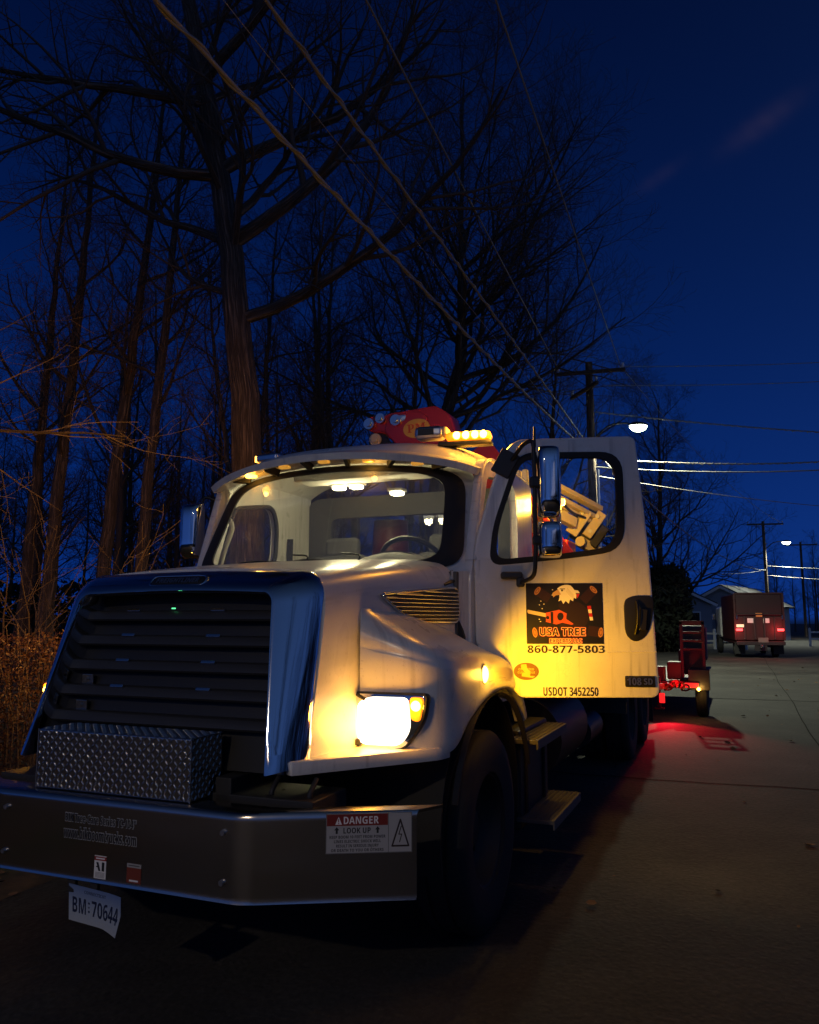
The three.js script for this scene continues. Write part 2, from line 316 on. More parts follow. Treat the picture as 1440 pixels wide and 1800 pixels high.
// bumper with swept wings
{
  const plan = [[-1.25, -0.315], [-0.70, -0.025, 1], [-0.645, -0.004], [-0.6, 0], [0, 0], [0.6, 0], [0.645, -0.004], [0.70, -0.025], [1.25, -0.315]].map((p) => V(p[0], 0, p[1]));
  const c = new THREE.CurvePath(); for (let i = 0; i < plan.length - 1; i++) c.add(new THREE.LineCurve3(plan[i], plan[i + 1]));
  const sec = [[0.004, 0.572], [0, 0.584], [0, 0.596], [0, 0.72], [0, 0.872], [0, 0.884], [-0.006, 0.899], [-0.018, 0.906], [-0.14, 0.907]];
  const bumper = part('bumper', slab(8, sec.length - 1, (u, v) => {
    const k = Math.round(u * 8), [b, y] = sec[Math.round(v * (sec.length - 1))], p = plan[k], a = plan[Math.max(k - 1, 0)], d = plan[Math.min(k + 1, 8)], t = d.clone().sub(a).normalize(), nrm = V(-t.z, 0, t.x);
    return V(p.x - nrm.x * b * -1 * -1, y, p.z + (nrm.z) * b);
  }, 0.012), M.bumper, truck);
  for (const x of [-0.57, 0.57]) for (const y of [0.645, 0.83]) part('bolt', cyl(0.011, 0.013, 0.012, 6, x, y, 0.006, 'z'), M.chromeDull, bumper);
  part('bumper_bracket', [box(0.1, 0.25, 0.3, -0.42, 0.72, -0.17), box(0.1, 0.25, 0.3, 0.42, 0.72, -0.17), box(1.1, 0.02, 0.24, 0, 0.66, -0.15)], M.frame, bumper);
  const pale = std([0.35, 0.36, 0.36], 0.5), sh = (t, w, h, x, y) => { part('lettering_outline', [letters(t, w + 0.005, h + 0.006, 0.0006, 0.06).translate(x - 0.0025, y - 0.003, 0.001)], pale, bumper); part('lettering', letters(t, w, h, 0.001).translate(x, y, 0.002), M.letter, bumper); };
  sh('BIK Tree-Care Series TC-104"', 0.375, 0.034, -0.23, 0.802); sh('www.bikboomtrucks.com', 0.385, 0.046, -0.235, 0.735);
  const st1 = canvasTex(128, 256, (g, w, h) => { g.fillStyle = '#d8d8d6'; g.fillRect(0, 0, w, h); g.fillStyle = '#8c1c14'; g.fillRect(0, 10, w, 44); g.fillStyle = '#e8e8e8'; g.fillRect(16, 24, 96, 14); g.fillStyle = '#111'; g.beginPath(); g.moveTo(20, 75); g.lineTo(44, 75); g.lineTo(70, 170); g.lineTo(48, 170); g.fill(); g.fillRect(82, 70, 28, 100); g.fillRect(20, 118, 30, 14); g.fillStyle = '#777'; for (let i = 0; i < 5; i++) g.fillRect(14, 186 + i * 13, 100, 6); });
  const st2 = canvasTex(128, 192, (g, w, h) => { g.fillStyle = '#74301d'; g.fillRect(0, 0, w, h); g.fillStyle = '#9a9a98'; g.fillRect(0, 0, w, 40); g.fillStyle = '#555'; g.fillRect(14, 14, 100, 12); g.fillStyle = '#ddd'; g.fillRect(24, 160, 80, 18); });
  const decal = (n, w, h, x, y, z, t, ry = 0) => { const o = part(n, new THREE.BoxGeometry(w, h, 0.001), new THREE.MeshStandardMaterial({ map: t, roughness: 0.55 }), bumper); o.position.set(x, y, z); o.rotation.y = ry; return o; };
  decal('warning_sticker', 0.062, 0.09, -0.03, 0.635, 0.0015, st1); decal('tag_sticker', 0.072, 0.075, 0.145, 0.63, 0.0015, st2);
  const danger = canvasTex(768, 320, (g, w, h) => {
    g.fillStyle = '#a6a4a1'; g.fillRect(0, 0, w, h); g.fillStyle = '#7a1d12'; g.fillRect(8, 8, 544, 92); g.fillStyle = '#e8e4e0'; g.font = 'bold 82px sans-serif'; g.fillText('DANGER', 150, 86, 320);
    g.beginPath(); g.moveTo(82, 90); g.lineTo(112, 26); g.lineTo(142, 90); g.fill(); g.fillStyle = '#8a1d12'; g.fillRect(108, 44, 8, 26); g.fillRect(108, 76, 8, 8);
    g.fillStyle = '#181818'; g.font = 'bold 60px sans-serif'; g.fillText('LOOK UP', 150, 160, 250); for (const x of [96, 460]) { g.beginPath(); g.moveTo(x, 108); g.lineTo(x - 22, 134); g.lineTo(x + 22, 134); g.fill(); g.fillRect(x - 9, 130, 18, 32); }
    g.font = 'bold 33px sans-serif'; ['KEEP BOOM 10 FEET FROM POWER', 'LINES ELECTRIC SHOCK WILL', 'RESULT IN SERIOUS INJURY', 'OR DEATH TO YOU OR OTHERS'].forEach((t, i) => { const L = [500, 420, 380, 470][i]; g.fillText(t, 280 - L / 2, 200 + i * 35, L); });
    g.lineWidth = 4; g.strokeStyle = '#444'; g.strokeRect(3, 3, w - 6, h - 6); g.beginPath(); g.moveTo(556, 0); g.lineTo(556, h); g.stroke();
    g.lineWidth = 14; g.strokeStyle = '#2a1d18'; g.lineJoin = 'round'; g.beginPath(); g.moveTo(590, 268); g.lineTo(664, 60); g.lineTo(738, 268); g.closePath(); g.stroke();
    g.lineWidth = 8; g.beginPath(); g.moveTo(672, 110); g.lineTo(650, 176); g.lineTo(676, 176); g.lineTo(656, 240); g.stroke();
  });
  const wl = Math.hypot(0.55, 0.29), wa = Math.atan2(0.29, 0.55), at = (t) => [lerp(0.70, 1.25, t), lerp(-0.025, -0.315, t)];
  { const [x, z] = at(0.70); decal('danger_sign', 0.335, 0.15, x + Math.sin(wa) * 0.002, 0.825, z + Math.cos(wa) * 0.002, danger, wa); }
  // licence plate hung under the bumper, its right corner bent back
  const plateT = canvasTex(512, 256, (g, w, h) => {
    const gr = g.createLinearGradient(0, 0, 0, h); gr.addColorStop(0, '#5f76a4'); gr.addColorStop(0.55, '#93a0b2'); gr.addColorStop(1, '#a2aab2'); g.fillStyle = gr; g.fillRect(0, 0, w, h);
    g.fillStyle = '#1b2440'; g.font = 'bold 150px sans-serif'; g.fillText('BM', 28, 192, 150); g.fillText('70644', 222, 192, 270); g.fillRect(190, 100, 16, 14); g.fillRect(192, 130, 12, 12); g.fillRect(190, 158, 16, 14); g.font = 'bold 30px sans-serif'; g.fillText('CONNECTICUT', 150, 46, 210);
  });
  const pl = part('licence_plate', slab(12, 6, (u, v) => { const x = lerp(-0.15, 0.15, u), y = lerp(-0.076, 0.076, v), b = Math.max(0, u - 0.62), k = Math.max(0, 0.5 - v); return V(x - k * b * 0.16, y - b * k * 0.10, b * b * 0.06); }, 0.002), new THREE.MeshStandardMaterial({ map: plateT, roughness: 0.5 }), bumper);
  pl.position.set(-0.085, 0.455, -0.04); pl.rotation.set(0.1, -0.05, -0.04);
  for (const x of [-0.22, -0.1]) part('plate_bracket', box(0.04, 0.1, 0.02, x, 0.55, -0.05), M.frame, bumper);
}

// tread-plate box on the bumper
{
  const b = part('tread_plate_box', box(0.83, 0.255, 0.22, -0.05, 1.037, -0.16, 0.008), M.tread, truck);
  const lug = new THREE.SphereGeometry(1, 8, 5), L = [];
  const put = (x, y, z, a, nx) => { const g = lug.clone().scale(0.0135, 0.0042, 0.0034); g.rotateZ(a); if (nx) g.rotateY(Math.PI / 2); L.push(g.translate(x, y, z)); };
  for (let j = 0; j < 11; j++) for (let i = 0; i < 36; i++) put(-0.452 + i * 0.0232, 0.925 + j * 0.0226, -0.049, (i + j) % 2 ? 0.95 : -0.95, false);
  for (let j = 0; j < 11; j++) for (let i = 0; i < 9; i++) put(0.366, 0.925 + j * 0.0226, -0.068 - i * 0.0232, (i + j) % 2 ? 0.95 : -0.95, true);
  for (let j = 0; j < 9; j++) for (let i = 0; i < 36; i++) { const g = lug.clone().scale(0.0135, 0.0042, 0.0034).rotateZ((i + j) % 2 ? 0.95 : -0.95).rotateX(-Math.PI / 2); L.push(g.translate(-0.452 + i * 0.0232, 1.1655, -0.068 - j * 0.0232)); }
  part('raised_tread', L, M.tread, b).userData.kind = 'stuff';
  for (const x of [0.366, -0.466]) part('box_edge', box(0.004, 0.255, 0.004, x, 1.037, -0.051, 0.001), M.chromeDull, b);
}

// fenders with headlights
for (const s of [1, -1]) {
  const key = [ // outer x, z, shoulder y, bottom y, inner x, inner z, inner top y
    [0.80, -0.735, 1.58, 1.055, 0.768, -0.78, 1.70], [0.95, -0.742, 1.555, 1.055, 0.772, -0.86, 1.70], [1.08, -0.765, 1.525, 1.055, 0.785, -0.96, 1.69], [1.155, -0.82, 1.50, 1.05, 0.797, -1.03, 1.685],
    [1.19, -0.93, 1.49, 1.06, 0.815, -1.12, 1.68], [1.205, -1.12, 1.48, 1.17, 0.835, -1.23, 1.67], [1.215, -1.38, 1.465, 1.25, 0.868, -1.4, 1.63], [1.22, -1.66, 1.43, 1.275, 0.91, -1.62, 1.58], [1.215, -1.92, 1.39, 1.25, 0.95, -1.80, 1.48], [1.20, -2.14, 1.28, 1.16, 0.96, -1.98, 1.38], [1.185, -2.30, 1.12, 1.03, 0.97, -2.14, 1.2]];
  const cols = [0, 1, 2, 3, 4, 5, 6].map((k) => new THREE.CatmullRomCurve3(key.map((a, i) => V(a[k], i, 0)), false, 'catmullrom', 0.5));
  const at = (u) => cols.map((c) => c.getPoint(u).x);
  const fender = part('fender', slab(60, 26, (u, v) => {
    const [xo, zo, ys, yb, xi, zi, yi] = at(u), o = V(xo - xi, 0, zo - zi), L = o.length(); o.normalize();
    const pts = [[0, yi], [L * 0.30, lerp(yi, ys, 0.34)], [L * 0.60, lerp(yi, ys, 0.66)], [L * 0.85, lerp(yi, ys, 0.93)], [L * 0.95, ys - 0.025], [L - 0.006, ys - 0.065], [L, ys - 0.1], [L, lerp(ys, yb, 0.7)], [L + 0.004, yb + 0.015], [L - 0.012, yb - 0.004], [L - 0.07, yb - 0.004]].map((p) => new THREE.Vector2(...p));
    const q = new THREE.SplineCurve(pts).getPoint(v); return V(s * (xi + o.x * q.x), q.y, zi + o.z * q.x);
  }, s * 0.012), M.paint, truck);
  // inner wheel arch liner and sill shelf under the headlight
  part('arch_liner', slab(20, 2, (u, v) => { const a = lerp(-0.25, Math.PI + 0.25, u), c = V(0, 0.62, -1.62); return V(s * lerp(0.55, 1.13, v), c.y + 0.63 * Math.sin(a), c.z + 0.70 * Math.cos(a)); }, 0.01), M.rubber, fender);
  part('sill_shelf', extrude(roundPoly([[0.69, 0.25, 0.015], [0.735, 0.22, 0.01], [1.17, 0.80, 0.04], [1.19, 0.9, 0.02], [0.69, 0.9, 0.01]].map(([x, z, r]) => [s * x, z, r])), 0.056, 0.005).rotateX(-Math.PI / 2).translate(0, 1.012, 0), M.paint, fender);
  part('front_flare', slab(24, 3, (u, v) => { const a = lerp(0.35, Math.PI - 0.3, u), r = 0.66 + 0.05 * v; return V(s * (1.19 + 0.02 * (v > 0.3 && v < 0.9 ? 1 : 0)), 0.55 + r * Math.sin(a) * 1.03, -1.62 + r * Math.cos(a) * 1.08); }, 0.01), M.rubber, fender);
  // headlight: dark housing, bowl, lit lens and a turn signal in the outer upper corner
  const light = part('headlight', extrude(roundPoly([[s * 0.775, 1.055, 0.02], [s * 1.03, 1.06, 0.04], [s * 1.13, 1.19, 0.05], [s * 1.15, 1.315, 0.03], [s * 0.775, 1.315, 0.02]]), 0.05, 0.008).translate(0, 0, -0.755), M.black, truck);
  part('reflector', extrude(roundPoly([[s * 0.785, 1.064, 0.03], [s * 1.03, 1.068, 0.04], [s * 1.12, 1.19, 0.05], [s * 1.14, 1.307, 0.03], [s * 0.785, 1.307, 0.03]]), 0.01, 0.003).translate(0, 0, -0.714), M.chrome, light); part('reflector_rib', box(0.05, 0.012, 0.03, s * 0.82, 1.292, -0.70, 0.003, 0, 0, s * -0.5), M.black, light); part('reflector_rib', box(0.03, 0.03, 0.03, s * 0.805, 1.088, -0.70, 0.006), M.black, light);
  part('headlight_lens', extrude(roundPoly([[s * 0.80, 1.105, 0.03], [s * 0.83, 1.078, 0.03], [s * 1.015, 1.08, 0.04], [s * 1.068, 1.15, 0.04], [s * 1.055, 1.297, 0.03], [s * 0.86, 1.295, 0.03], [s * 0.80, 1.265, 0.03]]), 0.02, 0.006).translate(0, 0, -0.712), M.headGlow, light);
  part('turn_signal', extrude(roundPoly([[s * 1.07, 1.20, 0.02], [s * 1.112, 1.19, 0.02], [s * 1.135, 1.30, 0.03], [s * 1.065, 1.30, 0.02]]), 0.025, 0.006).translate(0, 0, -0.712), M.amberShell, light); part('turn_bulb', new THREE.SphereGeometry(0.024, 14, 10).translate(s * 1.097, 1.262, -0.69), M.amberHot, light);
  lamp(s * 0.875, 1.17, -0.63, [1, 0.42, 0.02], 0.38, 3); lamp(s * 1.10, 1.26, -0.675, [1, 0.40, 0.02], 0.22, 2);
  // round amber repeater on the side of the fender
  const rep = part('side_marker', [new THREE.SphereGeometry(0.045, 20, 12).scale(0.45, 1, 1).translate(s * 1.222, 1.365, -1.33)], M.amberHot, truck);
  part('marker_bezel', new THREE.TorusGeometry(0.047, 0.008, 8, 28).rotateY(Math.PI / 2).translate(s * 1.219, 1.365, -1.33), M.chromeDull, rep);
  lamp(s * 1.275, 1.37, -1.35, [1, 0.46, 0.045], 0.10, 2); spot([s * 1.262, 1.366, -1.345], [s * 1.60, 1.36, -2.05], [1, 0.44, 0.0], 6.5, 0.86, 1, 2);
}

// wheels
const tyreGeo = (() => {
  const g = new THREE.LatheGeometry([[0.285, -0.1], [0.30, -0.125], [0.42, -0.142], [0.49, -0.13], [0.515, -0.108], [0.52, -0.1], [0.52, -0.06], [0.508, -0.055], [0.508, -0.045], [0.52, -0.04], [0.52, 0.04], [0.508, 0.045], [0.508, 0.055], [0.52, 0.06], [0.52, 0.1], [0.515, 0.108], [0.49, 0.13], [0.42, 0.142], [0.30, 0.125], [0.285, 0.1]].map((p) => new THREE.Vector2(...p)), 48); return toCreasedNormals(g.rotateZ(-Math.PI / 2), 0.6);
})();
const rimGeo = new THREE.LatheGeometry([[0.0, 0.02], [0.1, 0.03], [0.12, -0.02], [0.2, -0.03], [0.26, 0.02], [0.28, 0.1], [0.3, 0.118], [0.295, 0.08], [0.27, -0.1]].map((p) => new THREE.Vector2(...p)), 36).rotateZ(-Math.PI / 2);
function wheel(parent, x, y, z, k = 1, tread = M.rubber, wide = 1) {
  const w = part('wheel', tyreGeo, tread, parent); w.position.set(x, y, z); w.scale.set(k * wide * (x > parent.userData.mid ? 1 : -1), k, k);
  part('rim', rimGeo, M.rim, w); const nuts = []; for (let i = 0; i < 10; i++) { const a = i / 10 * 6.283; nuts.push(cyl(0.014, 0.014, 0.03, 6, -0.005, Math.cos(a) * 0.165, Math.sin(a) * 0.165, 'x')); } part('lug_nuts', nuts, M.rim, w).userData.kind = 'stuff';
  return w;
}
truck.userData.mid = 0;
for (const s of [1, -1]) { wheel(truck, s * 1.03, 0.52, -1.62); for (const z of [-7.35, -8.72]) { wheel(truck, s * 1.09, 0.52, z); wheel(truck, s * 0.78, 0.52, z); } }
delete truck.userData.mid;

// chassis, tanks, steps, deck
{
  const ch = part('chassis', [box(0.08, 0.28, 9.6, 0.42, 0.85, -5.0), box(0.08, 0.28, 9.6, -0.42, 0.85, -5.0), cyl(0.07, 0.07, 2.0, 12, 0, 0.52, -1.62, 'x'), cyl(0.1, 0.1, 1.9, 12, 0, 0.52, -7.35, 'x'), cyl(0.1, 0.1, 1.9, 12, 0, 0.52, -8.72, 'x'), box(0.9, 0.5, 0.9, 0, 0.95, -0.9), box(1.9, 0.3, 0.4, 0, 0.95, -2.4), box(1.7, 0.25, 0.3, 0, 0.8, -0.35)], M.frame, truck);
  for (const x of [0.62, 0.8]) part('tow_hook', tube([[x, 0.99, -0.32], [x, 0.93, -0.26], [x, 0.9, -0.3], [x, 0.92, -0.36]], 0.012, 12, 6), M.frame, ch);
  part('fuel_tank', cyl(0.31, 0.31, 1.15, 28, 0.84, 0.72, -4.15, 'z'), M.darkMetal, truck);
  for (const [y, z0, z1, x] of [[0.88, -2.35, -3.25, 1.13], [0.38, -2.45, -3.35, 1.2]]) {
    const st = part('cab_step', [box(0.24, 0.03, z0 - z1, x, y, (z0 + z1) / 2), box(0.012, 0.06, z0 - z1, x + 0.12, y - 0.015, (z0 + z1) / 2, 0.003)], M.stepMetal, truck);
    const teeth = []; for (let i = 0; i < 34; i++) for (let j = 0; j < 7; j++) teeth.push(box(0.018, 0.008, 0.012, x - 0.1 + j * 0.033, y + 0.018, z0 - 0.03 - i * 0.0255, 0)); part('grip_teeth', teeth, M.stepMetal, st).userData.kind = 'stuff';
  }
  part('battery_box', [box(0.36, 0.62, 0.8, 0.93, 0.62, -2.86, 0.02), box(0.02, 0.5, 0.05, 1.12, 0.62, -2.6, 0.005), box(0.02, 0.5, 0.05, 1.12, 0.62, -3.1, 0.005)], M.darkMetal, truck);
  part('air_tank', cyl(0.14, 0.14, 0.7, 20, 1.0, 0.6, -5.3, 'z'), M.darkMetal, truck);
  const deck = part('flatbed', [box(2.4, 0.12, 6.0, 0, 1.2, -6.7), box(2.4, 0.06, 0.12, 0, 1.1, -4.0), box(2.4, 0.06, 0.12, 0, 1.1, -9.4)], M.darkMetal, truck);
  for (let i = 0; i < 8; i++) for (const x of [1.21, -1.21]) part('stake_pocket', box(0.03, 0.14, 0.08, x, 1.2, -4.0 - i * 0.75), M.darkMetal, deck);
  for (const s of [1, -1]) { part('mud_flap', box(0.6, 0.7, 0.02, s * 0.95, 0.55, -9.42), M.rubber, truck); part('rear_fender', slab(20, 2, (u, v) => { const a = lerp(0.15, Math.PI - 0.15, u); return V(s * lerp(0.6, 1.24, v), 0.5 + 0.60 * Math.sin(a), -8.03 + 1.35 * Math.cos(a)); }, 0.01), M.plastic, truck); }
}

// cab: windshield surface shared by the glass, the gasket and the frame round it
const WS = (u, v) => { const a = 1 - 0.08 * v; return V(0.935 * u * a, lerp(1.955 - 0.02 * u * u, 2.64 - 0.045 * u * u, v), lerp(-1.50 - 0.27 * u * u, -1.90 - 0.185 * u * u, v) ); };
const seR = (t, n) => { const c = Math.cos(t), s = Math.sin(t), k = Math.pow(Math.pow(Math.abs(c), n) + Math.pow(Math.abs(s), n), -1 / n); return [c * k, s * k]; };
{
  const per = (r, t, n = 7) => { const [a, b] = seR(t, n); return WS(a * r, 0.5 + 0.5 * b * r); };
  const cab = part('cab', slab(120, 3, (u, v) => { const p = per(lerp(1.0, 1.085, v), -u * 2 * Math.PI, lerp(7, 12, v)); p.z -= 0.012 + 0.02 * v; return p; }, 0.02), M.paint, truck);
  part('windshield', grid(64, 12, (u, v) => per(lerp(0.001, 1.0, v), -u * 2 * Math.PI)), M.windshield, truck);
  part('windshield_gasket', slab(120, 4, (u, v) => { const p = per(lerp(0.895, 1.03, v), -u * 2 * Math.PI, 7); p.z += 0.004 + 0.012 * Math.sin(v * Math.PI); return p; }, 0.012), M.rubber, truck);
  // roof
  part('roof', slab(36, 24, (u, v) => {
    const x = (u * 2 - 1), f = WS(x * 1.07, 1.035), w = Math.min(v / 0.3, 1), e = Math.pow(Math.abs(x), 5);
    return V(lerp(f.x, x * 0.99, w), lerp(f.y, 2.83 - 0.17 * e, Math.sqrt(1 - (1 - w) * (1 - w))) - 0.03 * Math.max(0, v - 0.6), lerp(f.z, -3.34, v));
  }, -0.025), M.paint, cab);
  // sides: door opening on the driver side, closed door with a window on the other
  const outl = [[1.775, 1.12, 0.02], [1.80, 1.90, 0.05], [2.09, 2.67, 0.05], [3.34, 2.70, 0.05], [3.34, 1.1, 0.03]];
  const side = (hole) => { const sh = roundPoly(outl); sh.holes.push(roundPoly(hole, 0.05, THREE.Path)); return extrude(sh, 0.055, 0.006).rotateY(Math.PI / 2); };
  part('driver_door_frame', side([[1.89, 1.22, 0.05], [1.89, 1.93, 0.05], [2.16, 2.57, 0.06], [2.78, 2.62, 0.08], [2.9, 2.5, 0.08], [2.92, 1.22, 0.05]]).translate(0.95, 0, 0), M.paint, cab);
  part('drip_rail', [tube([[1.015, 2.0, -1.84], [1.012, 2.3, -1.96], [1.0, 2.60, -2.09], [1.0, 2.675, -2.2], [1.0, 2.70, -2.6], [1.0, 2.69, -3.3]], 0.011, 40, 6)], M.paint, cab);
  const pw = [[2.02, 2.0, 0.06], [2.2, 2.46, 0.08], [2.72, 2.54, 0.1], [2.80, 2.4, 0.1], [2.78, 2.08, 0.1]];
  const pd = part('passenger_door', side(pw).translate(-1.005, 0, 0), M.paint, truck);
  part('window_glass', new THREE.ShapeGeometry(roundPoly(pw)).rotateY(Math.PI / 2).translate(-0.975, 0, 0), M.glass, pd);
  part('window_gasket', tube(ringOf(roundPoly(pw), 8).slice(0, -1).map((p) => V(-0.955, p.y, -p.x)), 0.02, 90, 6, true), M.rubber, pd);
  part('door_trim', [box(0.03, 0.62, 1.0, -0.93, 1.62, -2.42, 0.02), box(0.07, 0.05, 0.6, -0.9, 1.7, -2.45, 0.02)], M.cabLiner, pd);
  part('grab_handle', tube([[-0.86, 1.98, -1.9], [-0.84, 2.12, -1.93], [-0.85, 2.3, -2.03], [-0.9, 2.36, -2.06]], 0.018, 20, 8), M.cabLiner, pd);
  // rear wall with a window, floor, firewall, cowl
  { const sh = roundPoly([[-0.97, 1.1, 0.05], [0.97, 1.1, 0.05], [0.97, 2.68, 0.15], [-0.97, 2.68, 0.15]]); sh.holes.push(roundPoly([[-0.74, 1.80, 0.08], [0.74, 1.80, 0.08], [0.74, 2.50, 0.08], [-0.74, 2.50, 0.08]], 0.08, THREE.Path)); part('rear_wall', extrude(sh, 0.05, 0.005).translate(0, 0, -3.36), M.rearTrim, cab); part('rear_window', new THREE.ShapeGeometry(roundPoly([[-0.75, 1.79, 0.08], [0.75, 1.79, 0.08], [0.75, 2.51, 0.08], [-0.75, 2.51, 0.08]])).translate(0, 0, -3.335), M.glass, cab); }
  part('floor', [box(1.92, 0.06, 1.56, 0, 1.13, -2.57), box(1.9, 0.85, 0.05, 0, 1.5, -1.72)], M.dash, cab);
  part('cowl', slab(30, 6, (u, v) => { const x = (u * 2 - 1); const a = WS(x * 1.02, -0.05); return V(lerp(a.x, x * hoodX(-1.7) * 0.99, v), lerp(a.y - 0.015, hoodTop(-1.7) - 0.05 - 0.10 * Math.pow(Math.abs(x), 8) - 0.02 * x * x, v), lerp(a.z - 0.02, -1.40, v * 0.5)); }, 0.01), M.plastic, cab);
  for (const k of [1, -1]) part('side_cowl', slab(6, 10, (u, v) => V(k * lerp(0.925, 1.005, u), lerp(1.12, 1.93, v), lerp(-1.66, -1.80, u) - 0.03 * v), k * 0.01), M.paint, cab);
  // dashboard, wheel, seats, wipers
  const dash = part('dashboard', slab(40, 12, (u, v) => { const x = (u * 2 - 1) * 0.9, hump = 0.09 * Math.exp(-Math.pow((x - 0.42) / 0.28, 2)), p = [[-1.74, 1.90], [-1.88, 1.955], [-2.05, 1.97], [-2.17, 1.93], [-2.2, 1.8], [-2.14, 1.55]], q = new THREE.SplineCurve(p.map((a) => new THREE.Vector2(...a))).getPoint(v); return V(x, q.y + hump * Math.sin(Math.min(1, v * 1.6) * Math.PI) * 1.0, q.x); }, -0.02), M.dash, truck);
  part('instrument_hood', slab(16, 8, (u, v) => { const a = u * Math.PI; return V(0.42 + 0.24 * Math.cos(a), 1.94 + 0.13 * Math.sin(a), lerp(-1.97, -2.2, v)); }, 0.015), M.dash, dash);
  part('papers', [box(0.22, 0.012, 0.16, -0.1, 1.99, -1.95, 0.003, 0.4), box(0.1, 0.04, 0.08, 0.08, 2.0, -1.98, 0.01, -0.3)], M.seat, dash);
  const sw = part('steering_wheel', new THREE.TorusGeometry(0.225, 0.017, 10, 40).rotateX(0.75).translate(0.42, 2.02, -2.33), M.black, truck);
  part('hub', [cyl(0.07, 0.07, 0.03, 20).rotateX(0.75 - Math.PI / 2).translate(0.42, 2.01, -2.33), bar([0.42, 2.01, -2.33], [0.22, 2.03, -2.33], 0.03, 0.015), bar([0.42, 2.01, -2.33], [0.62, 2.03, -2.33], 0.03, 0.015), bar([0.42, 2.0, -2.32], [0.42, 1.75, -2.12], 0.05, 0.05)], M.black, sw);
  for (const x of [0.42, -0.48]) { const seat = part('seat', [box(0.52, 0.16, 0.5, x, 1.52, -2.72, 0.05), box(0.5, 0.62, 0.14, x, 1.85, -2.98, 0.06, 0, -0.1), box(0.3, 0.16, 0.1, x, 2.22, -3.04, 0.04)], M.seat, truck); part('seat_base', box(0.4, 0.3, 0.4, x, 1.3, -2.72), M.dash, seat); }
  part('seat_belt', [bar([-0.92, 2.3, -2.95], [-0.9, 1.6, -2.9], 0.05, 0.006)], M.black, cab);
  part('headliner_console', box(1.0, 0.05, 0.24, 0.05, 2.645, -2.3, 0.02), M.cabLiner, cab);
  for (const [x, y, z] of [[-0.20, 2.60, -2.42], [-0.06, 2.60, -2.42], [0.27, 2.53, -2.40]]) { const d = part('dome_light', box(0.09, 0.03, 0.07, x, y, z, 0.01), M.dome, truck); part('dome_housing', box(0.12, 0.02, 0.1, x, y + 0.022, z, 0.008), M.cabLiner, d); lamp(x, y - 0.035, z, [1, 0.88, 0.48], 0.8, 2); }
  for (const x of [0.05, 0.38]) part('wiper', [tube([[x, 1.975, -1.50 - 0.27 * x * x], [x - 0.3, 2.0, -1.5], [x - 0.48, 1.995, -1.52 - 0.1 * x]], 0.009, 16, 6), tube([[x, 1.96, -1.47 - 0.27 * x * x], [x + 0.02, 2.02, -1.5 - 0.27 * x * x], [x - 0.1, 2.04, -1.53]], 0.006, 12, 5)], M.black, truck);

  // sun visor over the windshield with its brackets and marker lights
  const VZ = (u, v) => { const x = u * 2 - 1; return V(1.0 * x, lerp(2.70 - 0.085 * x * x, 2.775 - 0.13 * x * x, v) - 0.03 * Math.pow(Math.abs(x), 8), lerp(-1.70 - 0.27 * x * x, -1.98 - 0.20 * x * x, v)); };
  const visor = part('sun_visor', slab(48, 8, VZ, 0.045), M.paint, truck);
  for (let k = 0; k < 6; k++) { const u = 0.10 + k * 0.16, a = VZ(u, 0.35), b = WS((u * 2 - 1) * 1.0, 1.03); part('visor_bracket', bar([a.x, a.y - 0.03, a.z], [b.x, b.y - 0.01, b.z + 0.02], 0.03, 0.05), M.black, visor); }
  for (let k = 0; k < 5; k++) { const u = 0.19 + k * 0.155, a = VZ(u, 0.35); part('marker_light', box(0.075, 0.022, 0.045, a.x, a.y - 0.058, a.z - 0.015, 0.008), k === 0 ? M.amberGlow : M.amberSoft, visor); }
  lamp(VZ(0.19, 0.35).x, VZ(0.19, 0.35).y - 0.075, VZ(0.19, 0.35).z + 0.01, [1, 0.5, 0.08], 0.05); lamp(VZ(0.66, 0.35).x, VZ(0.66, 0.35).y - 0.085, VZ(0.66, 0.35).z - 0.02, [1, 0.5, 0.08], 0.05);
  // roof beacons
  const bar1 = part('roof_beacon', [box(0.20, 0.085, 0.14, 0.60, 2.885, -2.2, 0.03, 0.1)], M.chromeDull, truck, 'grey roof beacon with a dark front label, unlit');
  part('beacon_label', box(0.11, 0.045, 0.004, 0.592, 2.885, -2.127, 0.001, 0.1), M.black, bar1); part('beacon_cap', box(0.04, 0.07, 0.12, 0.705, 2.885, -2.21, 0.02, 0.1), M.cream, bar1);
  const bar2 = part('roof_beacon', [box(0.30, 0.06, 0.12, 0.865, 2.845, -2.22, 0.025, 0.15)], M.amberShell, truck, 'amber roof beacon, lit and dazzling');
  part('beacon_base', box(0.36, 0.03, 0.1, 0.84, 2.80, -2.22, 0.01, 0.15), M.black, bar2); for (const x of [0.80, 0.86, 0.92, 0.975]) part('beacon_led', new THREE.SphereGeometry(0.026, 12, 8).translate(x, 2.848, -2.166 - (x - 0.86) * 0.15), M.amberHot, bar2);
  lamp(1.035, 2.87, -2.16, [1, 0.40, 0.03], 0.9, 3); lamp(0.87, 2.93, -2.30, [1, 0.40, 0.03], 1.0, 3);
  const bar3 = part('roof_beacon', [box(0.20, 0.06, 0.12, -0.66, 2.815, -2.22, 0.02, -0.15)], M.chromeDull, truck, 'low roof beacon over the passenger side, its far face lit');
  part('beacon_lens', box(0.012, 0.045, 0.1, -0.765, 2.815, -2.235, 0.004, -0.15), M.amberGlow, bar3);
  spot([-0.80, 2.83, -2.25], [-14, 2.6, -10.5], [1, 0.40, 0.07], 150, 0.68, 0.9, 3);
}

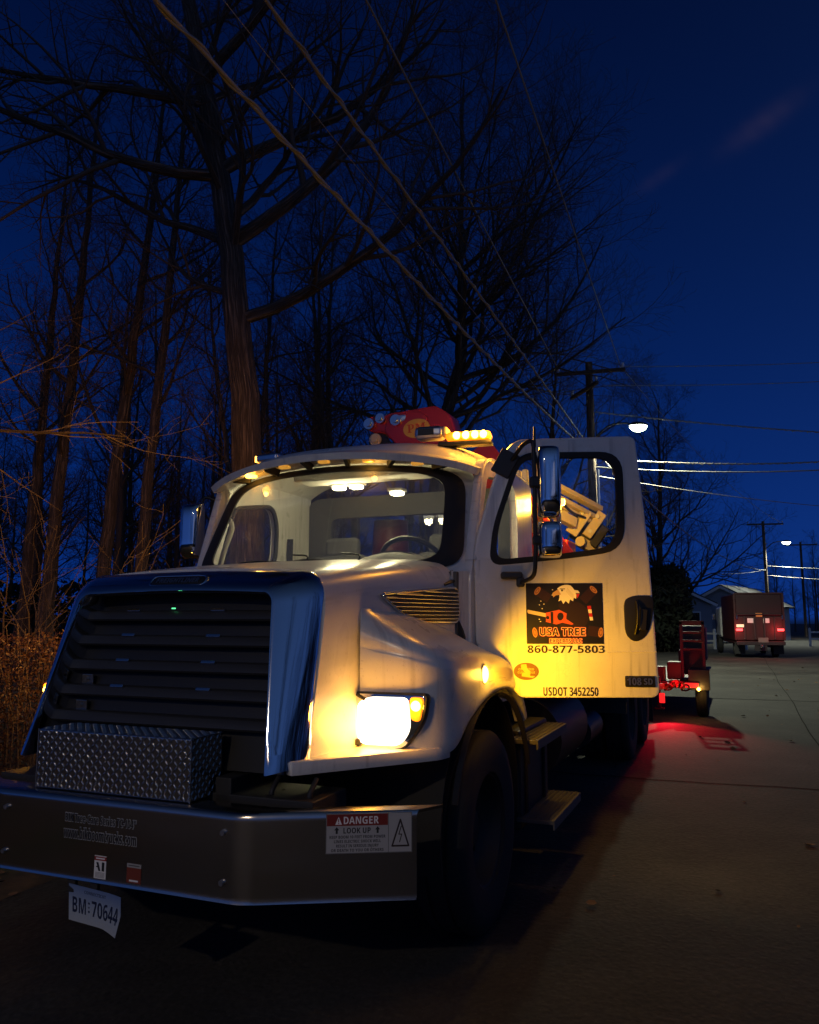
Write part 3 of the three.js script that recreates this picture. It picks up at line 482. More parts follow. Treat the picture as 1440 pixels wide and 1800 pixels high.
// driver door, swung open about its front hinge
{
  const outl = [[-0.025, 1.50, 0.04], [-0.034, 2.08, 0.12], [0.105, 2.54, 0.10], [0.20, 2.735, 0.10], [0.95, 2.752, 0.05], [1.005, 2.113, 0.3], [1.04, 1.195, 0.06], [0.23, 1.192, 0.03]];
  const win = [[0.06, 1.965, 0.09], [0.085, 2.20, 0.1], [0.225, 2.60, 0.09], [0.30, 2.65, 0.06], [0.865, 2.65, 0.14], [0.865, 2.06, 0.16], [0.60, 2.015, 0.2]];
  const sh = roundPoly(outl); sh.holes.push(roundPoly(win, 0.05, THREE.Path));
  const door = part('driver_door', extrude(sh, 0.075, 0.014, 8).translate(0, 0, -0.075), M.paint, truck, 'open white driver door with a tree company sticker'); door.position.set(1.04, 0, -1.85); door.rotation.y = 20 * Math.PI / 180;
  const shrink = (pts, k) => { const cx = pts.reduce((a, p) => a + p[0], 0) / pts.length, cy = pts.reduce((a, p) => a + p[1], 0) / pts.length; return pts.map((p) => [cx + (p[0] - cx) * k, cy + (p[1] - cy) * k, p[2]]); };
  const ws = roundPoly(win), g2 = roundPoly(shrink(win, 0.93)); g2.closePath(); const ringS = roundPoly(shrink(win, 1.01)); ringS.holes.push(roundPoly(shrink(win, 0.925), 0.05, THREE.Path));
  part('window_gasket', extrude(ringS, 0.03, 0.008).translate(0, 0, -0.022), M.rubber, door);
  part('window_glass', new THREE.ShapeGeometry(roundPoly(shrink(win, 0.95)), 8).translate(0, 0, -0.02), M.glass, door);
  part('door_trim', [box(0.85, 0.66, 0.04, 0.54, 1.60, -0.09, 0.02), box(0.5, 0.06, 0.08, 0.5, 1.72, -0.12, 0.02)], M.cabLiner, door);
  part('swage_line', box(0.29, 0.006, 0.006, 0.88, 1.458, 0.0005, 0.002, 0, 0, 0.02), M.paint, door);
  part('hinge', [cyl(0.016, 0.016, 0.1, 10, -0.03, 1.62, -0.05), cyl(0.016, 0.016, 0.1, 10, -0.03, 1.95, -0.05)], M.paint, door);
  // handle: dark bowl with a pull
  const hs = roundPoly([[0.848, 1.555, 0.05], [0.845, 1.76, 0.05], [0.90, 1.787, 0.04], [1.018, 1.787, 0.03], [1.02, 1.70, 0.06], [0.985, 1.56, 0.06], [0.91, 1.508, 0.06]]);
  part('handle_bowl', extrude(hs, 0.012, 0.004).translate(0, 0, -0.006), M.black, door);
  part('handle_pull', [tube([[0.905, 1.56, 0.008], [0.915, 1.62, 0.03], [0.92, 1.70, 0.03], [0.92, 1.755, 0.008]], 0.008, 20, 8), box(0.045, 0.13, 0.02, 0.955, 1.645, 0.012, 0.01, 0, 0, -0.12)], M.black, door);
  // mirrors on a tubular arm
  part('mirror_arm', [tube([[0.20, 2.60, 0.0], [0.27, 2.68, 0.12], [0.31, 2.685, 0.16], [0.318, 2.60, 0.165], [0.318, 2.2, 0.165], [0.316, 1.99, 0.165], [0.305, 1.90, 0.14], [0.24, 1.86, 0.04]], 0.013, 60, 8), cyl(0.006, 0.009, 0.12, 8, 0.325, 2.71, 0.16), box(0.07, 0.07, 0.05, 0.325, 2.44, 0.16, 0.015), box(0.05, 0.06, 0.05, 0.325, 2.10, 0.16, 0.015)], M.black, door);
  part('arm_mount', [box(0.13, 0.045, 0.05, 0.19, 1.905, 0.02, 0.015), box(0.12, 0.16, 0.02, 0.165, 2.585, 0.004, 0.02, 0, 0, -0.5), box(0.05, 0.06, 0.04, 0.24, 1.865, 0.035, 0.015)], M.plastic, door);
  const shell = (x0, x1, y0, y1, d) => slab(20, 24, (u, v) => { const a = u * 2 - 1, b = v * 2 - 1, e = Math.pow(Math.max(0, 1 - Math.pow(Math.abs(a), 4)) * Math.max(0, 1 - Math.pow(Math.abs(b), 6)), 0.4); const cx = (x0 + x1) / 2, cy = (y0 + y1) / 2, sx = (x1 - x0) / 2, sy = (y1 - y0) / 2; const [ca, cb] = [a * Math.sqrt(1 - 0.22 * b * b * b * b), b * Math.sqrt(1 - 0.10 * a * a * a * a)]; return V(cx + ca * sx, cy + cb * sy, 0.13 + d * e); }, 0.006);
  part('mirror_shell', shell(0.335, 0.475, 2.235, 2.665, 0.10), M.chrome, door); part('mirror_shell', shell(0.335, 0.475, 2.00, 2.215, 0.10), M.chrome, door);
  part('mirror_glass', [box(0.13, 0.41, 0.006, 0.405, 2.45, 0.125, 0.002), box(0.13, 0.19, 0.006, 0.405, 2.11, 0.125, 0.002)], M.mirror, door);
  // sticker and lettering
  const logo = canvasTex(1024, 800, (g, w, h) => {
    g.fillStyle = '#0b0708'; g.fillRect(0, 0, w, h);
    const log = (x, y, a, L, R) => { g.save(); g.translate(x, y); g.rotate(a); g.fillStyle = '#2c1409'; g.fillRect(0, -R, L, 2 * R); g.fillStyle = '#b57a45'; g.beginPath(); g.ellipse(0, 0, R * 0.5, R, 0, 0, 7); g.fill(); g.fillStyle = '#6a3a1c'; g.beginPath(); g.ellipse(0, 0, R * 0.3, R * 0.65, 0, 0, 7); g.fill(); g.fillStyle = '#b57a45'; g.beginPath(); g.ellipse(0, 0, R * 0.2, R * 0.45, 0, 0, 7); g.fill(); g.restore(); };
    log(155, 100, 0.6, 190, 62); log(905, 85, 2.35, 210, 62); log(110, 650, -0.15, 150, 66); log(985, 650, 3.3, 170, 66);
    // body and tail
    g.fillStyle = '#24130c'; g.beginPath(); g.moveTo(470, 220); g.quadraticCurveTo(800, 220, 830, 400); g.quadraticCurveTo(850, 560, 700, 600); g.lineTo(420, 600); g.quadraticCurveTo(520, 420, 430, 300); g.fill();
    ['#b6231a', '#e8e2d8', '#b6231a', '#e8e2d8'].forEach((c, i) => { g.fillStyle = c; g.beginPath(); g.moveTo(815 + i * 8, 300 + i * 48); g.lineTo(865 + i * 6, 300 + i * 48); g.lineTo(870 + i * 6, 348 + i * 48); g.lineTo(822 + i * 8, 348 + i * 48); g.fill(); });
    g.fillStyle = '#e8e2d8'; g.beginPath(); g.moveTo(650, 90); g.lineTo(700, 95); g.lineTo(720, 130); g.lineTo(660, 130); g.fill(); g.fillStyle = '#b6231a'; g.beginPath(); g.moveTo(650, 140); g.lineTo(720, 140); g.lineTo(690, 200); g.fill();
    // head
    g.fillStyle = '#efe8d6'; g.beginPath(); g.moveTo(420, 70); g.quadraticCurveTo(500, 0, 600, 30); g.quadraticCurveTo(690, 110, 670, 210); g.lineTo(640, 190); g.lineTo(630, 240); g.lineTo(590, 215); g.lineTo(570, 270); g.lineTo(530, 235); g.lineTo(500, 275); g.lineTo(470, 225); g.lineTo(430, 240); g.quadraticCurveTo(470, 170, 420, 70); g.fill();
    g.fillStyle = '#c9a06a'; g.beginPath(); g.moveTo(430, 80); g.lineTo(355, 130); g.lineTo(365, 190); g.lineTo(400, 160); g.lineTo(470, 150); g.fill(); g.fillStyle = '#1a1512'; g.beginPath(); g.arc(485, 95, 13, 0, 7); g.fill(); g.fillRect(455, 70, 70, 9);
    g.strokeStyle = '#b9ae96'; g.lineWidth = 4; for (let i = 0; i < 7; i++) { g.beginPath(); g.moveTo(560 + i * 12, 60 + i * 14); g.lineTo(545 + i * 14, 120 + i * 16); g.stroke(); }
    // chainsaw
    g.fillStyle = '#d8bf94'; g.beginPath(); g.moveTo(20, 350); g.quadraticCurveTo(0, 380, 30, 400); g.lineTo(270, 450); g.lineTo(275, 400); g.closePath(); g.fill();
    g.fillStyle = '#c8502c'; g.beginPath(); g.moveTo(260, 390); g.lineTo(330, 375); g.lineTo(440, 350); g.lineTo(540, 400); g.lineTo(530, 470); g.lineTo(630, 540); g.lineTo(600, 550); g.lineTo(480, 520); g.lineTo(400, 545); g.lineTo(260, 510); g.fill();
    g.fillStyle = '#1b0e0a'; g.beginPath(); g.ellipse(455, 440, 42, 52, 0.2, 0, 7); g.fill(); g.fillRect(325, 380, 36, 150); g.beginPath(); g.arc(285, 455, 22, 0, 7); g.fill();
    g.fillStyle = '#d8d4cc'; for (const [x, y] of [[350, 80], [345, 150], [190, 230], [170, 280], [230, 270], [205, 330], [165, 470], [180, 500]]) g.fillRect(x, y, 16, 12);
    g.lineJoin = 'round'; const word = (t, x, y, px, W) => { g.font = 'bold ' + px + 'px sans-serif'; g.lineWidth = 26; g.strokeStyle = '#9c2418'; g.strokeText(t, x, y, W); g.lineWidth = 14; g.strokeStyle = '#f0b9a4'; g.strokeText(t, x, y, W); g.fillStyle = '#140807'; g.fillText(t, x, y, W); };
    word('USA TREE', 165, 690, 140, 760); word('EXPERTS LLC', 300, 785, 72, 520);
  });
  const deco = (n, w, h, x, y, t) => part(n, new THREE.BoxGeometry(w, h, 0.0012).translate(x, y, 0.0016), new THREE.MeshStandardMaterial({ map: t, roughness: 0.5 }), door);
  deco('company_sticker', 0.45, 0.355, 0.499, 1.682, logo);
  part('phone_lettering', letters('860-877-5803', 0.45, 0.044).translate(0.277, 1.452, 0.001), M.letter, door);
  part('number_lettering', letters('USDOT 3452250', 0.318, 0.05).translate(0.364, 1.206, 0.001), M.letter, door);
  { part('oval_badge', cyl(0.05, 0.05, 0.004, 48, 0, 0, 0, 'z').scale(1.46, 1, 1).translate(0.267, 1.346, 0.0022), std([0.16, 0.07, 0.02], 0.5), door);
    part('badge_mark', [new THREE.ExtrudeGeometry(roundPoly([[0.236, 1.385, 0.004], [0.268, 1.388, 0.004], [0.272, 1.365, 0.004], [0.292, 1.345, 0.004], [0.288, 1.32, 0.004], [0.318, 1.318, 0.004], [0.305, 1.308, 0.004], [0.24, 1.318, 0.004], [0.242, 1.335, 0.004], [0.262, 1.338, 0.004], [0.238, 1.362, 0.004]]), { depth: 0.001, bevelEnabled: false }).translate(0, 0, 0.0042), letters('CERTIFIED', 0.09, 0.012).translate(0.222, 1.352, 0.0044), letters('CLEAN IDLE', 0.1, 0.012).translate(0.217, 1.334, 0.0044)], std([0.55, 0.42, 0.1], 0.5), door); }
  part('model_badge', extrude(roundPoly([[0.838, 1.258, 0.01], [1.012, 1.256, 0.01], [1.01, 1.322, 0.01], [0.838, 1.322, 0.01]]), 0.008, 0.002), M.black, door);
  part('model_lettering', [letters('108', 0.08, 0.042, 0.003).translate(0.85, 1.269, 0.008), letters('SD', 0.05, 0.036, 0.003).translate(0.945, 1.272, 0.008)], M.chromeDull, door);
}
// passenger mirror
{
  const m = part('passenger_mirror', slab(20, 20, (u, v) => { const a = u * 2 - 1, b = v * 2 - 1, e = Math.pow(Math.max(0, 1 - a ** 4) * Math.max(0, 1 - b ** 6), 0.4); return V(-1.15 + a * 0.085 * Math.sqrt(1 - 0.2 * b ** 4), 2.28 + b * 0.20, -2.0 + 0.1 * e); }, 0.006), M.chrome, truck);
  part('mirror_glass', box(0.15, 0.37, 0.006, -1.15, 2.28, -2.005, 0.002), M.mirror, m);
  part('mirror_arm', tube([[-1.0, 2.5, -2.05], [-1.09, 2.52, -2.02], [-1.1, 2.3, -2.02], [-1.09, 1.98, -2.02], [-1.0, 1.95, -2.0]], 0.012, 40, 8), M.black, m);
}

// loader crane folded behind the cab
{
  const crane = part('crane_column', [box(0.20, 1.9, 0.24, 0.745, 1.95, -3.88, 0.02, 0, 0, 0.03), box(0.05, 1.9, 0.05, 0.88, 1.95, -3.78, 0.01, 0, 0, 0.03)], M.cream, truck);
  part('column_bracket', [box(0.03, 0.03, 0.005, 0.73, 2.42, -3.755), box(0.04, 0.012, 0.005, 0.73, 2.34, -3.755), box(0.05, 0.09, 0.005, 0.76, 2.05, -3.755)], M.seat, crane);
  part('crane_base', [box(1.5, 0.5, 0.6, 0, 1.5, -3.85, 0.03), cyl(0.16, 0.2, 0.9, 24, -0.5, 2.1, -4.05)], M.redDark, truck);
  const sh = roundPoly([[-0.60, 3.385, 0.06], [-0.52, 3.47, 0.05], [-0.40, 3.44, 0.04], [-0.36, 3.47, 0.03], [0.10, 3.50, 0.03], [0.22, 3.42, 0.04], [0.32, 3.08, 0.04], [-0.20, 3.08, 0.03], [-0.26, 3.16, 0.02], [-0.38, 3.29, 0.03], [-0.52, 3.31, 0.05]]);
  const head = part('crane_knuckle', extrude(sh, 0.26, 0.012).translate(0, 0, -3.90), M.red, truck, 'red folded crane knuckle with an oval PM sign above the roof');
  part('knuckle_plate', extrude(roundPoly([[-0.36, 3.43, 0.05], [-0.06, 3.47, 0.06], [0.04, 3.40, 0.05], [-0.02, 3.10, 0.02], [-0.20, 3.10, 0.02], [-0.37, 3.3, 0.04]]), 0.02, 0.006).translate(0, 0, -3.645), M.red, head);
  for (const [x, y, r] of [[-0.525, 3.385, 0.05], [-0.415, 3.425, 0.045], [-0.265, 3.395, 0.05], [-0.46, 3.235, 0.055]]) part('pivot_pin', [cyl(r, r, 0.05, 24, x, y, -3.625, 'z'), cyl(r * 0.55, r * 0.6, 0.03, 20, x, y, -3.595, 'z')], y < 3.3 ? M.cream : M.chromeDull, head);
  part('pin_keeper', [extrude(roundPoly([[-0.31, 3.35, 0.03], [-0.18, 3.39, 0.02], [-0.17, 3.44, 0.02], [-0.31, 3.44, 0.03]]), 0.01, 0.002).translate(0, 0, -3.632)], M.chromeDull, head);
  part('link_arm', [extrude(roundPoly([[-0.55, 3.2, 0.06], [-0.50, 3.31, 0.06], [-0.38, 3.28, 0.04], [-0.2, 3.06, 0.03], [-0.36, 3.02, 0.03]]), 0.04, 0.01).translate(0, 0, -3.66)], M.darkMetal, head);
  const pm = canvasTex(256, 192, (g, w, h) => { g.fillStyle = '#d9b04a'; g.fillRect(0, 0, w, h); g.fillStyle = '#c8501c'; g.font = 'bold 118px serif'; g.fillText('PM', 36, 132, 184); });
  const ovalG = (w, h, depth) => { const s = new THREE.Shape(); s.absellipse(0, 0, w, h, 0, Math.PI * 2); const g = new THREE.ExtrudeGeometry(s, { depth, bevelEnabled: false, curveSegments: 32 }), p = g.attributes.position, uv = g.attributes.uv; for (let i = 0; i < p.count; i++) uv.setXY(i, p.getX(i) / w * 0.5 + 0.5, p.getY(i) / h * 0.5 + 0.5); return g; };
  const pmM = new THREE.MeshStandardMaterial({ map: pm, roughness: 0.45 });
  part('maker_sign', ovalG(0.125, 0.085, 0.004).rotateZ(0.06).translate(-0.07, 3.305, -3.622), pmM, head);
  const arm = part('crane_arm', [bar([0.36, 3.12, -3.88], [1.05, 2.05, -4.35], 0.2, 0.30)], M.red, truck);
  part('maker_sign', ovalG(0.10, 0.14, 0.004).rotateZ(0.5).rotateY(0.3).translate(0.83, 2.52, -4.02), pmM, arm);
  // outer boom sections lying towards the rear on the road side
  const A = V(0.70, 3.04, -4.9), B = V(1.155, 2.80, -5.75), dir = B.clone().sub(A).normalize();
  const outer = part('outer_boom', [bar(A, B, 0.1, 0.05), bar(V(0.70, 2.93, -4.88), V(1.12, 2.70, -5.65), 0.08, 0.045), bar(V(0.70, 2.86, -4.9), V(1.08, 2.66, -5.6), 0.04, 0.04), bar(V(0.66, 2.78, -4.95), V(0.95, 2.62, -5.4), 0.09, 0.1)], M.cream, truck);
  for (const [x, y, z, w, h, a] of [[0.98, 2.64, -5.5, 0.13, 0.30, -0.62], [1.12, 2.62, -5.62, 0.10, 0.30, -0.62], [0.83, 2.70, -5.3, 0.13, 0.12, -0.4]]) { const cl = part('clamp_plate', box(w, h, 0.05, x, y, z, 0.012, 0.3, 0, a), M.cream, outer); part('clamp_bolt', [cyl(0.022, 0.022, 0.03, 14, x + 0.04, y + 0.08, z + 0.03, 'z'), cyl(0.02, 0.02, 0.03, 14, x - 0.04, y - 0.07, z + 0.03, 'z')], M.whitePaint, cl.parent); }
  part('boom_block', box(0.3, 0.26, 0.4, 1.02, 2.56, -5.85, 0.02, 0.3, 0, -0.62), M.black, outer);
  part('lower_jib', [bar([0.95, 2.46, -5.6], [1.25, 2.26, -5.9], 0.08, 0.1), cyl(0.05, 0.05, 0.12, 16, 0.99, 2.44, -5.55, 'z')], M.cream, outer);
  part('hydraulic_hose', [tube([[0.72, 2.9, -4.85], [0.85, 2.84, -5.1], [0.95, 2.72, -5.3], [1.05, 2.68, -5.5]], 0.014, 24, 6), tube([[0.70, 2.82, -4.85], [0.86, 2.80, -5.1], [0.98, 2.68, -5.4]], 0.014, 24, 6)], M.black, outer);
  part('boom_rest', [box(0.12, 0.9, 0.12, 0.95, 1.7, -5.9), box(0.5, 0.5, 0.4, 0.75, 2.15, -5.0, 0.02)], M.red, truck);
  part('headache_rack', [box(0.06, 1.4, 0.06, 0.62, 1.9, -3.55), box(0.06, 1.4, 0.06, -0.62, 1.9, -3.55), box(1.4, 0.06, 0.06, 0, 2.6, -3.55)], M.black, truck);
  const wl = part('work_light', [box(0.07, 0.06, 0.05, 1.07, 2.66, -4.16, 0.015)], M.amberGlow, truck, 'amber strobe standing beside the crane arm');
  part('light_bracket', box(0.04, 0.34, 0.04, 1.05, 2.48, -4.16), M.black, wl);
  lamp(1.09, 2.66, -4.22, [1, 0.52, 0.04], 4.2, 3);
}

// ================================================================ TREES
class Tubes {
  constructor() { this.p = []; this.n = []; this.uv = []; this.i = []; }
  add(pts, rad, sides, vs = 1) {
    let b = this.p.length / 3, x = V(1, 0, 0), L = 0;
    for (let k = 0; k < pts.length; k++) {
      const t = pts[Math.min(k + 1, pts.length - 1)].clone().sub(pts[Math.max(k - 1, 0)]).normalize();
      if (Math.abs(x.dot(t)) > 0.95) x = Math.abs(t.x) < 0.8 ? V(1, 0, 0) : V(0, 0, 1);
      x = x.addScaledVector(t, -x.dot(t)).normalize(); const y = t.clone().cross(x);
      if (k) L += pts[k].distanceTo(pts[k - 1]);
      for (let s = 0; s <= sides; s++) { const a = s / sides * 6.28318, c = Math.cos(a), d = Math.sin(a), r = rad[k]; const nx = x.x * c + y.x * d, ny = x.y * c + y.y * d, nz = x.z * c + y.z * d; this.p.push(pts[k].x + nx * r, pts[k].y + ny * r, pts[k].z + nz * r); this.n.push(nx, ny, nz); this.uv.push(s / sides * Math.max(1, Math.round(rad[0] * 7)), L * 0.13 * vs); }
    }
    for (let k = 0; k < pts.length - 1; k++) for (let s = 0; s < sides; s++) { const a = b + k * (sides + 1) + s, c = a + sides + 1; this.i.push(a, a + 1, c + 1, a, c + 1, c); }
  }
  geo() { const g = new THREE.BufferGeometry(); g.setAttribute('position', new THREE.Float32BufferAttribute(this.p, 3)); g.setAttribute('normal', new THREE.Float32BufferAttribute(this.n, 3)); g.setAttribute('uv', new THREE.Float32BufferAttribute(this.uv, 2)); g.setIndex(this.i); return g; }
}
const rv = (r) => V(r() * 2 - 1, r() * 2 - 1, r() * 2 - 1);
function branch(T, F, p, dir, len, r, lvl, o, rng) {
  const n = [0, 9, 6, 4, 3][lvl], sides = [0, 6, 5, 3, 3][lvl], pts = [p.clone()], rad = [r], d = dir.clone();
  for (let i = 1; i <= n; i++) { d.addScaledVector(rv(rng), [0, 0.24, 0.32, 0.36, 0.4][lvl] * (o.wiggle ?? 1)).add(V(0, (o.lift ?? 0.08), 0)).normalize(); pts.push(pts[i - 1].clone().addScaledVector(d, len / n)); rad.push(Math.max(r * (1 - 0.82 * i / n), 0.0035)); }
  (lvl <= 1 ? T : F).add(pts, rad, sides);
  if (lvl >= o.depth) return;
  const kids = o.kids[lvl];
  for (let k = 0; k < kids; k++) {
    const t = lerp(lvl === 1 ? 0.22 : 0.15, 1, (k + rng() * 0.8) / kids), f = Math.min(t, 0.999) * n, i = Math.floor(f), q = pts[i].clone().lerp(pts[i + 1], f - i), dd = pts[i + 1].clone().sub(pts[i]).normalize();
    const side = rv(rng).cross(dd).normalize(), c = dd.multiplyScalar(Math.cos(0.85)).addScaledVector(side, Math.sin(0.55 + rng() * 0.6)).normalize();
    branch(T, F, q, c, len * lerp(0.62, 0.30, t) * (0.7 + rng() * 0.6), Math.max(lerp(rad[i], rad[i + 1], f - i) * 0.62, 0.0045), lvl + 1, o, rng);
  }
}
function treeGeos(seed, o) {
  const rng = rngOf(seed), T = new Tubes(), F = new Tubes(), path = new THREE.CatmullRomCurve3(o.path.map((p) => V(...p)), false, 'centripetal'), N = o.seg ?? 26, pts = [], rad = [];
  for (let i = 0; i <= N; i++) { const t = i / N; pts.push(path.getPoint(t).add(V((rng() - 0.5) * 0.06, 0, (rng() - 0.5) * 0.06))); rad.push(Math.max(o.r * Math.pow(1 - t * 0.94, o.taper ?? 0.85) * (1 + 0.45 * Math.exp(-t * 26)), 0.012)); }
  T.add(pts, rad, 14);
  const limbs = o.limbs ?? 18;
  for (let k = 0; k < limbs; k++) {
    const t = lerp(o.from ?? 0.3, 0.99, Math.pow((k + rng() * 0.7) / limbs, o.bias ?? 1)), q = path.getPoint(t), a = k * 2.399 + rng() * 1.2 + (o.turn ?? 0), up = lerp(o.up ?? 0.35, 1.1, t);
    const d = V(Math.cos(a), up, Math.sin(a)).normalize();
    branch(T, F, q, d, (o.reach ?? 5) * lerp(1, 0.45, Math.max(0, (t - 0.3) / 0.7)) * (0.65 + rng() * 0.6), Math.max(o.r * Math.pow(1 - t * 0.94, 0.85) * lerp(0.34, 0.6, t) * (0.7 + rng() * 0.5), 0.03), 1, o, rng);
  }
  for (const e of o.extra ?? []) branch(T, F, V(...e[0]), V(...e[1]).normalize(), e[2], e[3], 1, { ...o, wiggle: 0.6, ...(e[4] ?? {}) }, rng);
  return [T.geo(), F.geo()];
}
function tree(name, label, pos, seed, o, turn = 0, group = 'bare trees at the roadside') {
  const t = thing(name, label, 'tree', pos, turn, group), [a, b] = treeGeos(seed, { depth: 4, kids: [0, 8, 6, 4], ...o });
  part('trunk', a, M.bark, t); part('crown', b, M.twig, t); return t;
}
// large oak beside the truck
tree('oak_tree', 'largest bare oak, its thick leaning trunk rising just behind the cab roof', [-5.95, 0, -10.0], 101, {
  path: [[0, -0.1, 0], [-0.05, 2.5, 0.05], [-0.12, 5.0, 0.1], [-0.35, 8.0, 0.3], [-0.75, 11.0, 0.6], [-1.2, 14, 1.0], [-1.5, 18, 1.2]], r: 0.36, limbs: 18, from: 0.52, reach: 6.0, up: 0.2, taper: 0.62, kids: [0, 9, 7, 4],
  extra: [[[-0.28, 7.4, 0.25], [1, 0.25, -0.35], 6.5, 0.13, { lift: 0.10 }], [[-0.45, 8.9, 0.4], [1, 0.35, -0.2], 6.5, 0.15, { lift: 0.09 }], [[-0.68, 10.4, 0.55], [1, 0.5, -0.3], 6, 0.14], [[-0.95, 12.2, 0.8], [1, 0.5, 0.1], 6, 0.13], [[-0.72, 10.3, 0.6], [-1, 0.02, 0.9], 6.0, 0.12, { lift: 0.0 }], [[-0.9, 11.8, 0.8], [-1, 0.08, 0.3], 5, 0.12, { lift: 0.02 }], [[-0.35, 7.9, 0.3], [-1, 0.35, -0.1], 4, 0.08]],
});
const slim = (x, z, h, lean, r) => ({ path: [[0, -0.1, 0], [lean * 0.15, h * 0.25, 0], [lean * 0.5, h * 0.5, 0.1], [lean * 0.8, h * 0.75, 0.2], [lean, h, 0.2]], r });
const slims = [
  [-17.6, -15.3, 17, 1.0, 0.20, 'slender bare tree at the far left edge, first of the lit trunks'], [-15.6, -14.3, 18, 1.2, 0.23, 'straight bare tree with an orange-lit trunk, second from the left edge'],
  [-14.2, -14.8, 19, 1.9, 0.22, 'bare tree with an orange-lit trunk leaning right, third from the left edge'], [-12.3, -14.2, 19, 1.3, 0.19, 'bare tree with a straight orange-lit trunk standing left of the passenger mirror'],
  [-11.8, -18.5, 15, 1.0, 0.16, 'thin dark bare tree between the lit trunks and the big oak'], [-9.4, -15.2, 12, -1.6, 0.13, 'thin bare tree leaning left close beside the big oak trunk'],
  [-9.2, -19.8, 15, -1.1, 0.17, 'dark bare tree right of the oak above the windshield'], [-7.6, -21.5, 14, 0.6, 0.15, 'slim bare tree above the middle of the cab roof']];
slims.forEach(([x, z, h, lean, r, label], i) => tree('slender_tree', label, [x, 0, z], 300 + i, { ...slim(x, z, h, lean, r), limbs: 17, from: 0.34, reach: 4.2, up: 0.5, kids: [0, 7, 6, 4], turn: i }, 0, 'slender bare trees in the wood'));
// broad crowned tree over the crane
tree('broad_tree', 'broad bare tree with a curved trunk behind the red crane head', [-6.9, 0, -23.2], 205, { path: [[-0.6, -0.1, 0.4], [-0.3, 4, 0.2], [0.0, 8.2, 0.1], [0.75, 11, 0], [0.7, 13.5, 0], [0.9, 21.5, 0]], r: 0.36, limbs: 32, from: 0.33, reach: 8.6, up: 0.5, kids: [0, 11, 8, 5], bias: 1.1, extra: [[[0.15, 8.6, 0.1], [1, 0.22, 0.1], 7.0, 0.10], [[0.5, 10, 0], [1, 0.35, -0.25], 7.6, 0.11], [[0.75, 12, 0], [1, 0.5, 0.3], 7.6, 0.11], [[0.7, 14, 0], [1, 0.75, 0], 6.8, 0.1]] });
tree('broad_tree', 'bare tree standing behind the utility pole, left of the street lamp', [-4.4, 0, -30.5], 206, { path: [[0, -0.1, 0], [0.1, 4, 0], [-0.2, 8, 0], [0.2, 14, 0]], r: 0.25, limbs: 20, from: 0.3, reach: 5.5, up: 0.5, kids: [0, 8, 6, 4] });
tree('broad_tree', 'rounded bare tree to the right of the open door, over the houses', [-1.7, 0, -44], 207, { path: [[0, -0.1, 0], [0.1, 3, 0], [0.3, 7, 0], [0.5, 14, 0]], r: 0.3, limbs: 28, from: 0.2, reach: 7, up: 0.35, kids: [0, 11, 8, 4] });
// tree off the left edge whose low limb reaches into view
tree('slender_tree', 'bare tree off the left edge whose low lit branch reaches into view', [-8.9, 0, -3.0], 420, {
  path: [[0, -0.1, 0], [0, 3, 0], [-0.2, 6, 0], [-0.3, 12, 0]], r: 0.2, limbs: 8, from: 0.62, reach: 3, up: 0.6, kids: [0, 6, 4, 3],
  extra: [[[0, 4.0, 0], [1, -0.03, -0.62], 4.8, 0.05, { lift: -0.01, wiggle: 0.45 }], [[0, 3.5, 0], [1, -0.05, -0.5], 3.0, 0.035, { lift: -0.01, wiggle: 0.6 }]],
}, 0, 'slender bare trees in the wood');
// bare shrubs beyond the hood
[[-7.4, -7.4, 'bare shrub with lit twigs just left of the passenger mirror'], [-8.6, -7.2, 'bare shrub with arching lit twigs above the hedge']].forEach(([x, z, label], i) => {
  const t = thing('bare_shrub', label, 'shrub', [x, 0, z], 0, 'bare shrubs beyond the hood'), T = new Tubes(), F = new Tubes(), rng = rngOf(900 + i);
  for (let k = 0; k < 7; k++) { const a = rng() * 6.28; branch(T, F, V(Math.cos(a) * 0.1, 0, Math.sin(a) * 0.1), V(Math.cos(a) * 0.8, 1, Math.sin(a) * 0.8).normalize(), 2.6 + rng() * 1.2, 0.026, 1, { depth: 3, kids: [0, 5, 3], wiggle: 0.7, lift: 0.02 }, rng); }
  part('stem', T.geo(), M.twig, t); part('twigs', F.geo(), M.twig, t);
});
